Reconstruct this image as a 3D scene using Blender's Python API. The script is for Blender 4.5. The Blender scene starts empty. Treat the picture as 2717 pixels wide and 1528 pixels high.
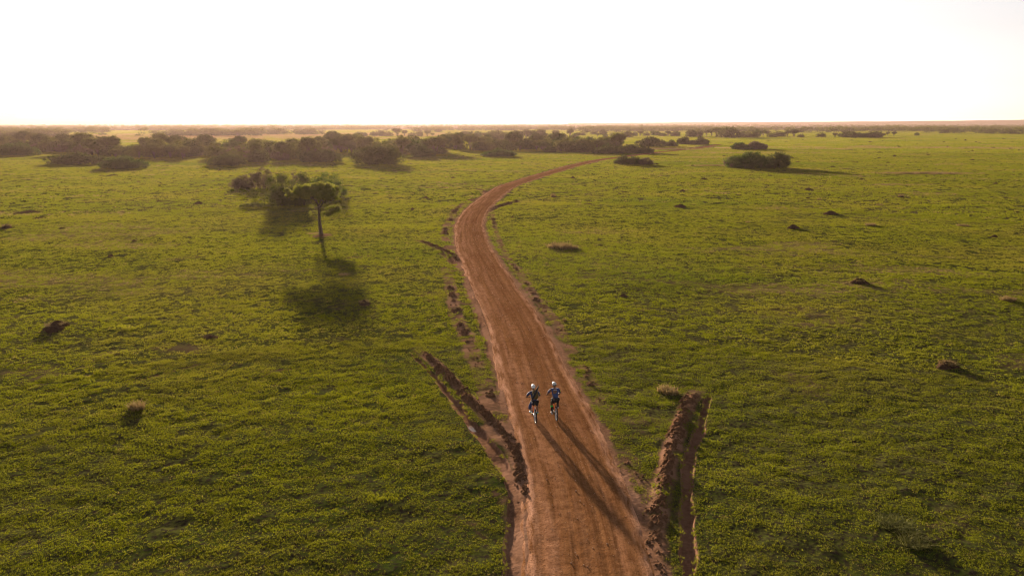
import bpy, math, random
import numpy as np
from mathutils import Vector, Matrix

# ------------------------------------------------------------------ camera, sky, sun, exposure
SC = bpy.context.scene
COL = SC.collection
CAM_H, PITCH, FPX = 14.5, math.radians(13.57), 1811.0
SUN_AZ, SUN_EL = math.radians(-17.1), math.radians(8.5)      # azimuth from +Y towards +X
cam_d = bpy.data.cameras.new("camera"); cam_d.lens = 24; cam_d.sensor_width = 36
cam_d.clip_start = 0.1; cam_d.clip_end = 200000
cam = bpy.data.objects.new("camera", cam_d); COL.objects.link(cam)
cam.location = (0, 0, CAM_H); cam.rotation_euler = (math.pi / 2 - PITCH, 0, 0)
SC.camera = cam

world = bpy.data.worlds.new("World"); SC.world = world; world.use_nodes = True
wn = world.node_tree; wn.nodes.clear()
sky = wn.nodes.new("ShaderNodeTexSky"); sky.sky_type = 'NISHITA'; sky.sun_disc = False
sky.sun_elevation = SUN_EL; sky.sun_rotation = SUN_AZ
sky.air_density = 0.85; sky.dust_density = 2.2; sky.ozone_density = 1.0; sky.altitude = 900
bg = wn.nodes.new("ShaderNodeBackground"); bg.inputs[1].default_value = 0.05
wo = wn.nodes.new("ShaderNodeOutputWorld")
hs = wn.nodes.new("ShaderNodeHueSaturation"); hs.inputs['Saturation'].default_value = 0.16
wn.links.new(sky.outputs[0], hs.inputs['Color']); wn.links.new(hs.outputs[0], bg.inputs[0]); wn.links.new(bg.outputs[0], wo.inputs[0])

sun_d = bpy.data.lights.new("sun", 'SUN'); sun_d.energy = 4.9; sun_d.angle = math.radians(1.6)
sun_d.color = (1.0, 0.82, 0.60)
sun = bpy.data.objects.new("sun", sun_d); COL.objects.link(sun)
sdir = Vector((math.sin(SUN_AZ) * math.cos(SUN_EL), math.cos(SUN_AZ) * math.cos(SUN_EL), math.sin(SUN_EL)))
sun.rotation_euler = sdir.to_track_quat('Z', 'Y').to_euler()
sun.location = (0, 0, 60)

SC.view_settings.view_transform = 'Standard'; SC.view_settings.look = 'None'
SC.view_settings.exposure = 2.02; SC.view_settings.gamma = 1; SC.view_settings.use_curve_mapping = False
SC.render.engine = 'CYCLES'
SC.cycles.use_denoising = True; SC.cycles.use_adaptive_sampling = False; SC.cycles.filter_width = 1.2
SC.cycles.max_bounces = 5; SC.cycles.diffuse_bounces = 2; SC.cycles.glossy_bounces = 2
SC.cycles.transmission_bounces = 3; SC.cycles.volume_bounces = 0
SC.cycles.sample_clamp_indirect = 6

HAZE_DENSITY, HAZE_G, HAZE_COL = 0.000062, 0.50, (0.80, 0.56, 0.52)

# ------------------------------------------------------------------ photo measurements -> metres on the plain
CP, SP = math.cos(PITCH), math.sin(PITCH)
def at(s):
    a = (s[0] - 1358.5) / FPX; b = (s[1] - 764.0) / FPX
    t = CAM_H / (SP + b * CP)
    return (a * t, (CP - b * SP) * t)
def rise(sy, dy):                      # height seen at picture row sy, dy metres ahead
    b = (sy - 764.0) / FPX
    t = dy / (CP - b * SP)
    return CAM_H - (SP + b * CP) * t
def zone(ox, oy, k): return lambda x, y: (ox + x / k, oy + y / k)
Z1, Z2, Z3 = zone(0, 280, 3.677), zone(500, 280, 3.677), zone(1100, 280, 3.677)
Z4, Z5 = zone(1700, 280, 2.533), zone(1350, 1000, 9.66)
Z6, Z7, Z8 = zone(1000, 850, 2.138), zone(1400, 950, 2.507), zone(1050, 450, 2.898)
ZF, Z9, ZA, ZB = zone(0, 0, 0.94814), zone(0, 600, 3.623), zone(2017, 700, 3.623), zone(2017, 1128, 3.623)
ZC, ZD = zone(1700, 310, 5.152), zone(0, 290, 5.152)
def line(z, pts): return np.array([at(z(*p)) for p in pts])

# ------------------------------------------------------------------ noise
def _h(ix, iy, seed):
    n = (ix.astype(np.int64) * 374761393 + iy.astype(np.int64) * 668265263 + seed * 2147483647 + 1013904223) & 0xffffffff
    n = ((n ^ (n >> 13)) * 1274126177) & 0xffffffff
    n = ((n ^ (n >> 16)) * 2246822519) & 0xffffffff
    return ((n ^ (n >> 15)) & 0xffffff).astype(np.float64) / 0xffffff
def noise(x, y, seed=0):
    x = np.asarray(x, float); y = np.asarray(y, float)
    x, y = x * 0.825 - y * 0.565, x * 0.565 + y * 0.825      # lattice turned so that it never lines up with the road
    ix, iy = np.floor(x), np.floor(y); fx, fy = x - ix, y - iy
    u, v = fx * fx * fx * (fx * (fx * 6 - 15) + 10), fy * fy * fy * (fy * (fy * 6 - 15) + 10)
    a = _h(ix, iy, seed) * (1 - u) + _h(ix + 1, iy, seed) * u
    b = _h(ix, iy + 1, seed) * (1 - u) + _h(ix + 1, iy + 1, seed) * u
    return (a * (1 - v) + b * v) * 2 - 1
def fbm(x, y, o=3, seed=0):
    s, a = 0, 1.0
    for i in range(o):
        s = s + a * noise(x * 2 ** i + 17.3 * i, y * 2 ** i - 9.1 * i, seed + i); a *= 0.5
    return s / (2 - 2 ** (1 - o))
def sstep(a, b, x):
    t = np.clip((x - a) / (b - a), 0, 1); return t * t * (3 - 2 * t)

# ------------------------------------------------------------------ road and drain lines
road_px = [(1590, 1640), (1574, 1528), (1556, 1400), (1531, 1300), (1500, 1200), (1470, 1125), (1440, 1050), (1403, 950), (1362, 850),
           (1324, 781), (1290, 720), (1258, 660), (1248, 622), (1246, 601), (1250, 582), (1260, 565.5), (1273, 549),
           (1295, 530), (1315, 514), (1336, 500), (1356, 491), (1389, 480), (1423, 469), (1478, 452.7), (1520, 440.5),
           (1579, 427), (1627, 420), (1725, 407), (1778, 401), (1851, 393.5)]
RP = [at(p) for p in road_px]
RP = [(RP[0][0] + 2 * (RP[0][0] - RP[1][0]) * 3, RP[0][1] - 9.0)] + RP
e0, e1 = np.array(RP[-2]), np.array(RP[-1])
RP.append(tuple(e1 + (e1 - e0) / np.linalg.norm(e1 - e0) * 60 + np.array((0, 14))))
def catmull(P, step):
    P = [np.array(p, float) for p in P]; P = [2 * P[0] - P[1]] + P + [2 * P[-1] - P[-2]]
    out = []
    for i in range(1, len(P) - 2):
        n = max(2, int(np.linalg.norm(P[i + 1] - P[i]) / step))
        for k in range(n):
            t = k / n
            out.append(0.5 * ((2 * P[i]) + (-P[i - 1] + P[i + 1]) * t + (2 * P[i - 1] - 5 * P[i] + 4 * P[i + 1] - P[i + 2]) * t * t
                              + (-P[i - 1] + 3 * P[i] - 3 * P[i + 1] + P[i + 2]) * t ** 3))
    out.append(P[-2]); return np.array(out)
def resample(P, step):
    d = np.r_[0, np.cumsum(np.linalg.norm(np.diff(P, axis=0), axis=1))]
    n = max(2, int(d[-1] / step) + 1); s = np.linspace(0, d[-1], n)
    return np.c_[np.interp(s, d, P[:, 0]), np.interp(s, d, P[:, 1])]
def smooth(P, w):
    k = np.hanning(2 * w + 3)[1:-1]; k /= k.sum()
    Q = np.pad(P, ((w, w), (0, 0)), mode='edge')
    Q[:w] = 2 * P[0] - P[w:0:-1]; Q[-w:] = 2 * P[-1] - P[-2:-w - 2:-1]
    return np.c_[np.convolve(Q[:, 0], k, 'valid'), np.convolve(Q[:, 1], k, 'valid')]
ROAD = smooth(resample(catmull(RP, 0.5), 0.5), 8)
ROAD = resample(ROAD, 0.5)
HALF = 2.2
def pdist(P, X, Y, reach):
    """distance, position along and side of points to a polyline"""
    D = np.full(X.shape, 1e9); S = np.zeros(X.shape); G = np.zeros(X.shape)
    ok = np.where((X > P[:, 0].min() - reach) & (X < P[:, 0].max() + reach) & (Y > P[:, 1].min() - reach) & (Y < P[:, 1].max() + reach))[0]
    if len(ok) == 0: return D, S, G
    x, y = X[ok], Y[ok]; d2 = np.full(x.shape, 1e18); ss = np.zeros(x.shape); gg = np.zeros(x.shape)
    L = 0
    for i in range(len(P) - 1):
        a, v = P[i], P[i + 1] - P[i]; l2 = v @ v; l = math.sqrt(l2)
        m = np.where((x > min(a[0], a[0] + v[0]) - reach) & (x < max(a[0], a[0] + v[0]) + reach) & (y > min(a[1], a[1] + v[1]) - reach) & (y < max(a[1], a[1] + v[1]) + reach))[0]
        if len(m):
            px, py = x[m] - a[0], y[m] - a[1]
            t = np.clip((px * v[0] + py * v[1]) / l2, 0, 1)
            qx, qy = px - t * v[0], py - t * v[1]; q = qx * qx + qy * qy
            b = q < d2[m]; mb = m[b]
            d2[mb] = q[b]; ss[mb] = L + t[b] * l; gg[mb] = np.sign(v[0] * qy[b] - v[1] * qx[b])
        L += l
    D[ok] = np.sqrt(d2); S[ok] = ss; G[ok] = gg
    return D, S, G

# channels: (line, half width start, half width end, depth)
CHANNELS = [
    (line(Z6, [(190, 175), (270, 260), (340, 330), (400, 410), (450, 470), (510, 555), (570, 630), (630, 705), (690, 790), (745, 880), (780, 960),
               (790, 1040), (785, 1120), (785, 1250), (778, 1449), (770, 1600)]), 0.17, 0.40, 0.24),
    (line(Z7, [(1212, 205), (1180, 330), (1145, 470), (1095, 590), (1066, 700), (1058, 850), (1058, 1000), (1062, 1150), (1068, 1300), (1074, 1449), (1080, 1600)]), 0.24, 0.29, 0.26),
    (line(Z8, [(330, 625), (400, 680), (460, 722), (510, 765), (545, 815)]), 0.34, 0.42, 0.24),
    (line(Z8, [(985, 243), (920, 254), (850, 268), (770, 296), (690, 328)]), 0.4, 0.75, 0.34),
    (line(Z8, [(640, 158), (668, 175), (685, 198)]), 0.35, 0.45, 0.2),
    (line(Z8, [(520, 830), (545, 900), (575, 990), (620, 1090), (665, 1200), (705, 1320), (735, 1440)]), 0.36, 0.32, 0.13),
    (line(Z6, [(590, -10), (625, 90), (655, 190), (690, 300), (705, 400), (715, 480)]), 0.32, 0.26, 0.13),
    (line(Z8, [(480, 470), (452, 560), (468, 640), (505, 735)]), 0.35, 0.35, 0.1),
    (line(Z8, [(640, 225), (560, 290), (500, 370), (470, 450)]), 0.5, 0.4, 0.14),
]
# spoil ridges: (line, half width, height, patchy)
TRAILS = [line(zone(0, 690, 2.841), p) for p in ([(-200, 850), (0, 790), (180, 720), (330, 690)], [(880, 970), (1130, 890), (1400, 820), (1520, 785)], [(1880, 930), (2080, 830), (2220, 818)], [(560, 830), (700, 810)])]
for T_ in TRAILS: CHANNELS.append((T_, 0.16, 0.16, 0.05))
RIDGES = [
    (line(Z6, [(222, 150), (300, 210), (370, 280), (440, 352), (510, 432), (570, 495), (650, 565), (720, 640), (770, 720), (815, 820), (845, 920), (862, 1020), (868, 1100)]), 0.36, 0.24, 0),
    (line(Z7, [(1140, 190), (1075, 285), (1030, 390), (995, 500), (955, 620), (930, 720), (905, 820), (890, 920), (865, 1000), (850, 1090), (845, 1200), (860, 1330), (880, 1449), (890, 1560)]), 0.40, 0.30, 0),
    (line(Z8, [(175, 538), (260, 575), (350, 612), (430, 655), (495, 715)]), 0.5, 0.26, 0),
    (line(Z8, [(980, 240), (900, 252), (820, 272), (740, 296)]), 0.5, 0.42, 0),
    (line(Z8, [(618, 147), (675, 160), (712, 185)]), 0.6, 0.26, 0),
    (line(Z8, [(590, 225), (520, 265), (460, 310), (430, 360), (400, 410), (380, 480), (385, 550)]), 0.55, 0.22, 1),
    (line(Z8, [(385, 750), (412, 850), (430, 950), (458, 1100), (500, 1200), (560, 1300), (590, 1400), (600, 1449)]), 0.5, 0.20, 1),
    (line(Z6, [(455, -10), (530, 100), (560, 220), (600, 350), (660, 450), (720, 540)]), 0.45, 0.16, 2),
    (line(Z8, [(745, 335), (752, 400), (765, 470), (800, 560), (850, 660), (920, 750), (1010, 880), (1080, 990), (1160, 1080), (1230, 1170), (1280, 1270), (1350, 1400)]), 0.38, 0.16, 1),
    (line(Z7, [(330, -5), (400, 100), (455, 220), (520, 330), (560, 430), (640, 620), (720, 740), (800, 860), (840, 950)]), 0.35, 0.1, 2),
]
STRAW_PATCHES = [(at(Z4(1900, 455)), 17, 5, 0.9), (at(Z4(2200, 285)), 190, 26, 0.55), (at(Z4(1300, 288)), 70, 16, 0.5),
                 (at(Z4(480, 405)), 9, 3.5, 0.95), (at(ZC(420, 445)), 26, 13, 0.9), (at(Z4(700, 318)), 40, 7, 0.5), (at(Z4(470, 350)), 18, 5, 0.5),
                 (at(Z3(1650, 555)), 12, 4, 0.6), (at(Z4(1730, 530)), 8, 2, 0.6), (at(Z1(1900, 300)), 300, 260, 0.8), (at(Z2(1500, 285)), 260, 200, 0.75),
                 (at(Z2(1230, 1240)), 1.4, 1.2, 0.7)]
TREE_XY = at(Z2(1293, 1258))

def road_lower(X, Y):
    d, s, g = pdist(ROAD, X, Y, 4.0)
    return d, s, g
def terrain(X, Y):
    """height of the plain and how bare it is"""
    X = np.asarray(X, float).ravel(); Y = np.asarray(Y, float).ravel()
    R = np.hypot(X, Y)
    z = 0.10 * fbm(X / 24, Y / 24, 2, 3) + 0.05 * noise(X / 6, Y / 6, 9)
    nr = np.where(R < 320)[0]
    k = (1 - sstep(140, 320, R[nr]))
    z[nr] += 0.024 * k * noise(X[nr] / 1.9, Y[nr] / 1.3, 21)
    nr2 = np.where(R < 110)[0]; k2 = 1 - sstep(55, 110, R[nr2])
    z[nr2] += 0.03 * k2 * noise(X[nr2] / 0.62, Y[nr2] / 0.5, 23)
    dirt = np.zeros(X.shape)
    en = np.zeros(X.shape); m = np.where(R < 300)[0]
    en[m] = 0.5 * noise(X[m] / 0.9, Y[m] / 0.9, 31) + 0.3 * noise(X[m] / 0.3, Y[m] / 0.3, 32)
    for P, w0, w1, dep in CHANNELS:
        d, s, g = pdist(P, X, Y, 2.5)
        L = np.linalg.norm(np.diff(P, axis=0), axis=1).sum()
        q = np.where(d < 2.5)[0]
        if not len(q): continue
        w = (w0 + (w1 - w0) * s[q] / L) * sstep(-.2, 1.8, s[q]) * (1 + .3 * noise(s[q] / 1.3, s[q] * 0, 35))
        dd = d[q] + 0.10 * en[q]
        ends = sstep(0, 1.2, s[q] + 0.02) * 0.6 + 0.4
        z[q] -= dep * ends * (1 - sstep(w * 0.55, w * 1.05, dd))
        dirt[q] = np.maximum(dirt[q], (1 if dep > .06 else .5) * (1 - sstep(w * 0.95, w * 1.12, dd)))
    for P, w, h, patchy in RIDGES:
        d, s, g = pdist(P, X, Y, 2.5)
        q = np.where(d < 2.5)[0]
        if not len(q): continue
        dd = d[q] + 0.35 * w * en[q]
        b = (1 - sstep(w * 0.8, w * 1.45, dd)) * (.35 + .65 * sstep(0, 2.0, s[q]))
        if not patchy: z[q] += .5 * h * (1 - sstep(0, w * 1.25, d[q])) * sstep(0, 2.2, s[q]) * (.7 + .5 * noise(s[q] / 1.1, s[q] * 0 + 2, 36)); b = b * (.45 + .55 * sstep(-.35, .1, fbm(X[q] / .8, Y[q] / .8, 2, 42)))
        if patchy: b = b * ((.62 if patchy == 1 else .22) + (.36 if patchy == 1 else .6) * sstep(-0.2, 0.35, fbm(X[q] / 1.6, Y[q] / 1.6, 3, 41) + 0.05))
        dirt[q] = np.maximum(dirt[q], b * 0.95)
    d, s, g = pdist(ROAD, X, Y, 6.0)
    q = np.where(d < 6)[0]
    if len(q):
        dd = d[q]
        z[q] = z[q] * sstep(1.9, 3.2, dd) - 0.16 * (1 - sstep(HALF - 0.45, HALF - 0.1, dd))
        verge = 1 - sstep(HALF + 0.05, HALF + 0.55, dd + 0.35 * en[q])
        dirt[q] = np.maximum(dirt[q], verge)
        loose = (1 - sstep(HALF + 0.3, HALF + 3.2, dd)) * sstep(0.15, 0.75, fbm(X[q] / 1.1, Y[q] / 1.1, 3, 51))
        dirt[q] = np.maximum(dirt[q], 0.8 * loose)
    # churned bare triangle at the foot of the right-hand bank
    for (cx, cy), rx, ry in ((at(Z7(770, 1090)), 0.45, 0.9), (at(Z7(820, 1220)), 0.6, 1.2), (at(Z6(700, 620)), 1.0, 1.6), (at(Z8(460, 600)), 1.5, 2.5), (at(Z6(620, 480)), 0.7, 2.0)):
        e = np.hypot((X - cx) / rx, (Y - cy) / ry) + 0.5 * en
        dirt = np.maximum(dirt, 0.9 * (1 - sstep(0.7, 1.2, e)))
    e = np.hypot(X - TREE_XY[0] - 0.3, (Y - TREE_XY[1] + 0.6) / 1.3)
    dirt = np.maximum(dirt, 0.8 * (1 - sstep(0.9, 1.7, e + 0.4 * en)))
    z += 0.14 * (1 - sstep(0.3, 1.9, e))
    nb = np.where(R < 260)[0]; pa = fbm(X[nb] / 6.5, Y[nb] / 4.0, 4, 55)
    dirt[nb] = np.maximum(dirt[nb], .26 * sstep(.42, .68, pa))
    return z, dirt
def straw_at(X, Y):
    X = np.asarray(X, float); Y = np.asarray(Y, float); out = np.zeros(X.shape)
    m = np.where((np.hypot(X, Y) > 60) & (np.hypot(X, Y) < 3000))[0]
    sx = fbm(X[m] / 22, Y[m] / 9, 3, 61)
    for (cx, cy), rx, ry, k in STRAW_PATCHES:
        e = np.hypot((X[m] - cx) / rx, (Y[m] - cy) / ry)
        out[m] = np.maximum(out[m], k * (1 - sstep(0.5, 1.15, e + 0.45 * sx)))
    out[m] = np.maximum(out[m], .24 * sstep(.22, .6, fbm(X[m] / 17, Y[m] / 8, 4, 63)))
    return out
def gz(x, y): return float(terrain([x], [y])[0][0])
def on(s): x, y = at(s); return (x, y, gz(x, y))

# ------------------------------------------------------------------ mesh helpers
def mesh_np(name, V, F4=None, F3=None, smooth_=False):
    V = np.asarray(V, np.float32).reshape(-1, 3)
    F4 = np.zeros((0, 4), np.int32) if F4 is None else np.asarray(F4, np.int32).reshape(-1, 4)
    F3 = np.zeros((0, 3), np.int32) if F3 is None else np.asarray(F3, np.int32).reshape(-1, 3)
    me = bpy.data.meshes.new(name)
    me.vertices.add(len(V)); me.vertices.foreach_set("co", V.ravel())
    n4, n3 = len(F4), len(F3)
    me.loops.add(n4 * 4 + n3 * 3); me.polygons.add(n4 + n3)
    me.loops.foreach_set("vertex_index", np.r_[F4.ravel(), F3.ravel()])
    st = np.r_[np.arange(n4) * 4, n4 * 4 + np.arange(n3) * 3].astype(np.int32)
    me.polygons.foreach_set("loop_start", st)
    me.polygons.foreach_set("use_smooth", np.full(n4 + n3, smooth_, bool))
    me.update(calc_edges=True); me.validate()
    return me
def obj(name, me, mat=None, parent=None, loc=(0, 0, 0), rz=0.0):
    if mat is not None and not me.materials: me.materials.append(mat)
    o = bpy.data.objects.new(name, me); COL.objects.link(o)
    o.location = loc; o.rotation_euler = (0, 0, rz)
    if parent is not None: o.parent = parent
    return o
def tag(o, label=None, cat=None, group=None, kind=None):
    if label: o['label'] = label
    if cat: o['category'] = cat
    if group: o['group'] = group
    if kind: o['kind'] = kind
    return o
def thing(name, loc, rz, label, cat, group=None):
    o = bpy.data.objects.new(name, None); COL.objects.link(o); o.empty_display_size = 0.2
    o.location = loc; o.rotation_euler = (0, 0, rz)
    return tag(o, label, cat, group)
def fattr(me, name, arr):
    a = me.attributes.new(name, 'FLOAT', 'POINT'); a.data.foreach_set("value", np.asarray(arr, np.float32))

class MB:
    def __init__(s): s.v = []; s.q = []; s.t = []
    def tube(s, pts, rad, n=8, cap=True, closed=False):
        pts = [Vector(p) for p in pts]; m = len(pts)
        if not hasattr(rad, '__len__'): rad = [rad] * m
        b = len(s.v); up = None
        for i, p in enumerate(pts):
            if closed: t = (pts[(i + 1) % m] - pts[i - 1]).normalized()
            else: t = (pts[min(i + 1, m - 1)] - pts[max(i - 1, 0)]).normalized()
            if up is None:
                up = Vector((0, 0, 1)) if abs(t.z) < 0.9 else Vector((1, 0, 0))
            x = (up - t * up.dot(t)).normalized(); y = t.cross(x); up = x
            for k in range(n):
                a = 2 * math.pi * k / n
                s.v.append(tuple(p + (x * math.cos(a) + y * math.sin(a)) * rad[i]))
        for i in range(m if closed else m - 1):
            j = (i + 1) % m
            for k in range(n):
                k2 = (k + 1) % n
                s.q.append((b + i * n + k, b + i * n + k2, b + j * n + k2, b + j * n + k))
        if cap and not closed:
            for e, fl in ((0, True), (m - 1, False)):
                c = len(s.v); s.v.append(tuple(pts[e]))
                for k in range(n):
                    f = (b + e * n + k, b + e * n + (k + 1) % n, c)
                    s.t.append(f[::-1] if fl else f)
        return s
    def blob(s, c, r, nu=12, nv=8, rot=None, f=None):
        b = len(s.v); c = Vector(c)
        for i in range(nv + 1):
            th = math.pi * i / nv
            for k in range(nu):
                ph = 2 * math.pi * k / nu
                p = Vector((r[0] * math.sin(th) * math.cos(ph), r[1] * math.sin(th) * math.sin(ph), r[2] * math.cos(th)))
                if f: p = f(p)
                if rot: p = rot @ p
                s.v.append(tuple(c + p))
        for i in range(nv):
            for k in range(nu):
                k2 = (k + 1) % nu
                s.q.append((b + i * nu + k, b + (i + 1) * nu + k, b + (i + 1) * nu + k2, b + i * nu + k2))
        return s
    def box(s, c, h, rot=None):
        b = len(s.v); c = Vector(c)
        for x in (-1, 1):
            for y in (-1, 1):
                for z in (-1, 1):
                    p = Vector((x * h[0], y * h[1], z * h[2]))
                    if rot: p = rot @ p
                    s.v.append(tuple(c + p))
        for f in ((0, 1, 3, 2), (4, 6, 7, 5), (0, 4, 5, 1), (2, 3, 7, 6), (0, 2, 6, 4), (1, 5, 7, 3)):
            s.q.append(tuple(b + i for i in f))
        return s
    def build(s, name, mat, parent=None, smooth_=True):
        return obj(name, mesh_np(name, s.v, s.q or None, s.t or None, smooth_), mat, parent)

# ------------------------------------------------------------------ materials
class NT:
    def __init__(s, name):
        s.m = bpy.data.materials.new(name); s.m.use_nodes = True; s.t = s.m.node_tree; s.t.nodes.clear()
    def n(s, typ, ins=None, **kw):
        nd = s.t.nodes.new(typ)
        for k, v in kw.items(): setattr(nd, k, v)
        for k, v in (ins or {}).items():
            if hasattr(v, 'is_output'): s.t.links.new(v, nd.inputs[k])
            else: nd.inputs[k].default_value = v
        return nd
    def noise(s, scale, vec=None, detail=3.0, rough=0.55):
        i = {'Scale': scale, 'Detail': detail, 'Roughness': rough}
        if vec is not None: i['Vector'] = vec
        return s.n('ShaderNodeTexNoise', i).outputs[0]
    def pos(s): return s.n('ShaderNodeNewGeometry').outputs['Position']
    def scalev(s, vec, sc): return s.n('ShaderNodeVectorMath', {0: vec, 1: sc}, operation='MULTIPLY').outputs[0]
    def ramp(s, fac, lo, hi): return s.n('ShaderNodeMapRange', {'Value': fac, 'From Min': lo, 'From Max': hi}).outputs[0]
    def mix(s, fac, a, b):
        nd = s.n('ShaderNodeMix', data_type='RGBA')
        for k, v in ((0, fac), (6, a), (7, b)):
            if hasattr(v, 'is_output'): s.t.links.new(v, nd.inputs[k])
            else: nd.inputs[k].default_value = v if k == 0 else (*v, 1)
        return nd.outputs[2]
    def math(s, op, a, b=0.0): return s.n('ShaderNodeMath', {0: a, 1: b}, operation=op).outputs[0]
    def attr(s, name): return s.n('ShaderNodeAttribute', attribute_name=name).outputs['Fac']
    def out(s, sh, vol=False):
        o = s.n('ShaderNodeOutputMaterial'); s.t.links.new(sh, o.inputs[1 if vol else 0]); return s.m
    def bsdf(s, col, rough=0.9, bump=None, bs=0.3, bd=0.05, spec=0.25):
        i = {'Base Color': col if hasattr(col, 'is_output') else (*col, 1), 'Roughness': rough, 'Specular IOR Level': spec}
        if bump is not None:
            i['Normal'] = s.n('ShaderNodeBump', {'Height': bump, 'Strength': bs, 'Distance': bd}).outputs[0]
        return s.n('ShaderNodeBsdfPrincipled', i).outputs[0]
def plain(name, col, rough=0.6, var=0.15, spec=0.4, sc=40.0):
    t = NT(name); co = t.n('ShaderNodeTexCoord').outputs['Object']
    f = t.noise(sc, co, 2.0)
    c = t.mix(f, tuple(x * (1 - var) for x in col), tuple(min(1, x * (1 + var)) for x in col))
    return t.out(t.bsdf(c, rough, f, 0.08, 0.002, spec))
def leafy(name, dark, light, trans=0.45, tcol=None, patch=None, gloss=0.05, gr=0.45):
    """thin leaves: diffuse and see-through light, colour varied leaf by leaf"""
    t = NT(name)
    v = t.attr('tint')
    c = t.mix(v, dark, light)
    if patch:
        f = t.noise(patch[0], t.pos(), 3.0)
        c = t.mix(t.ramp(f, 0.45, 0.68), c, patch[1])
        f2 = t.noise(0.017, t.scalev(t.pos(), (0.6, 1.3, 1)), 4.0); c = t.mix(t.ramp(f2, 0.5, 0.66), c, (0.045, 0.085, 0.008))
        oi = t.n('ShaderNodeObjectInfo').outputs['Random']; c = t.mix(t.ramp(oi, 0.93, 0.99), c, (0.20, 0.145, 0.05))
    d = t.n('ShaderNodeBsdfDiffuse', {'Color': c}).outputs[0]
    tr = t.mix(0.35, c, tcol or light)
    tl = t.n('ShaderNodeBsdfTranslucent', {'Color': tr}).outputs[0]
    gl = t.n('ShaderNodeBsdfGlossy', {'Color': (0.5, 0.45, 0.3, 1), 'Roughness': gr}).outputs[0]
    m = t.n('ShaderNodeMixShader', {0: trans, 1: d, 2: tl}).outputs[0]
    m2 = t.n('ShaderNodeMixShader', {0: gloss, 1: m, 2: gl}).outputs[0]
    return t.out(m2)

def mat_ground():
    t = NT('plain_ground'); p = t.pos()
    big = t.noise(0.02, p, 4.0); mid = t.noise(0.35, p, 4.0); fine = t.noise(5.0, p, 4.0)
    far = t.noise(0.06, t.scalev(p, (0.5, 1.6, 1.0)), 5.0)
    g = t.mix(t.ramp(mid, 0.35, 0.65), (0.035, 0.048, 0.008), (0.055, 0.056, 0.013))
    g = t.mix(t.ramp(big, 0.45, 0.68), g, (0.12, 0.10, 0.032))
    g = t.mix(t.ramp(fine, 0.40, 0.62), g, (0.024, 0.018, 0.012))
    g = t.mix(t.attr('straw'), g, (0.30, 0.19, 0.09))
    soil = t.mix(t.ramp(fine, 0.3, 0.7), (0.085, 0.042, 0.024), (0.19, 0.10, 0.062))
    soil = t.mix(t.ramp(mid, 0.4, 0.7), soil, (0.22, 0.12, 0.08))
    c = t.mix(t.attr('dirt'), g, soil)
    b = t.math('ADD', fine, t.math('MULTIPLY', far, 3.0))
    return t.out(t.bsdf(c, 1.0, b, 0.5, 0.08, 0.0))
def mat_road():
    t = NT('laterite_road'); p = t.pos()
    u, v = t.attr('u'), t.attr('v')
    uv = t.n('ShaderNodeCombineXYZ', {0: u, 1: v, 2: 0.0}).outputs[0]
    st = t.noise(1.0, t.scalev(uv, (4.0, 0.10, 1)), 4.0)
    st2 = t.noise(1.0, t.scalev(uv, (13.0, 0.35, 1)), 3.0)
    big = t.noise(0.18, p, 3.0); fine = t.noise(9.0, p, 5.0, 0.7); grain = t.noise(17.0, p, 3.0, 0.7)
    c = t.mix(t.ramp(st, 0.3, 0.7), (0.112, 0.047, 0.0175), (0.205, 0.096, 0.041))
    c = t.mix(t.math('MULTIPLY', t.ramp(st2, 0.42, 0.66), 0.5), c, (0.25, 0.120, 0.058))
    c = t.mix(t.math('MULTIPLY', t.ramp(big, 0.45, 0.65), 0.45), c, (0.112, 0.044, 0.017))
    sand = t.math('MULTIPLY', t.math('MULTIPLY', t.attr('sand'), t.ramp(t.noise(1.0, t.scalev(uv, (1.6, 0.13, 1)), 3.0), 0.42, 0.58)), 0.8)
    c = t.mix(sand, c, (0.32, 0.16, 0.092))
    edge = t.math('MULTIPLY', t.attr('shoulder'), t.ramp(t.noise(1.0, t.scalev(uv, (3.5, 0.45, 1)), 5.0, 0.7), 0.38, 0.66))
    rough_ = t.noise(2.6, p, 5.0, 0.7)
    c = t.mix(t.math('MULTIPLY', t.ramp(rough_, 0.42, 0.66), 0.7), c, (0.09, 0.037, 0.015))
    c = t.mix(edge, c, (0.42, 0.225, 0.145))
    c = t.mix(t.math('MULTIPLY', t.ramp(grain, 0.52, 0.70), 0.8), c, (0.075, 0.025, 0.008))
    c = t.mix(t.math('MULTIPLY', t.ramp(fine, 0.6, 0.78), 0.5), c, (0.36, 0.18, 0.09))
    b = t.math('ADD', fine, t.math('MULTIPLY', grain, 0.6))
    return t.out(t.bsdf(c, 1.0, b, 1.0, 0.04, 0.0))
def mat_soil(name, a, b_, sc=6.0):
    t = NT(name); p = t.pos()
    f = t.noise(sc, p, 5.0, 0.65); g = t.noise(sc * 5, p, 3.0)
    c = t.mix(t.ramp(f, 0.3, 0.7), a, b_)
    return t.out(t.bsdf(c, 0.95, t.math('ADD', f, t.math('MULTIPLY', g, 0.4)), 0.9, 0.06, 0.0))
def mat_bark(name, a, b_):
    t = NT(name); p = t.n('ShaderNodeTexCoord').outputs['Object']
    f = t.noise(5.0, t.scalev(p, (3, 3, 0.6)), 4.0)
    return t.out(t.bsdf(t.mix(f, a, b_), 0.9, f, 0.8, 0.03, 0.15))
M_GROUND, M_ROAD = mat_ground(), mat_road()
M_SPOIL = mat_soil('dug_earth', (0.065, 0.034, 0.019), (0.150, 0.078, 0.044))
M_MOUND = mat_soil('mound_earth', (0.028, 0.017, 0.011), (0.075, 0.043, 0.026))
M_BARK = mat_bark('bark', (0.05, 0.035, 0.025), (0.14, 0.10, 0.07))
M_STEM = mat_bark('shrub_stem', (0.06, 0.045, 0.03), (0.13, 0.10, 0.07))
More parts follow.
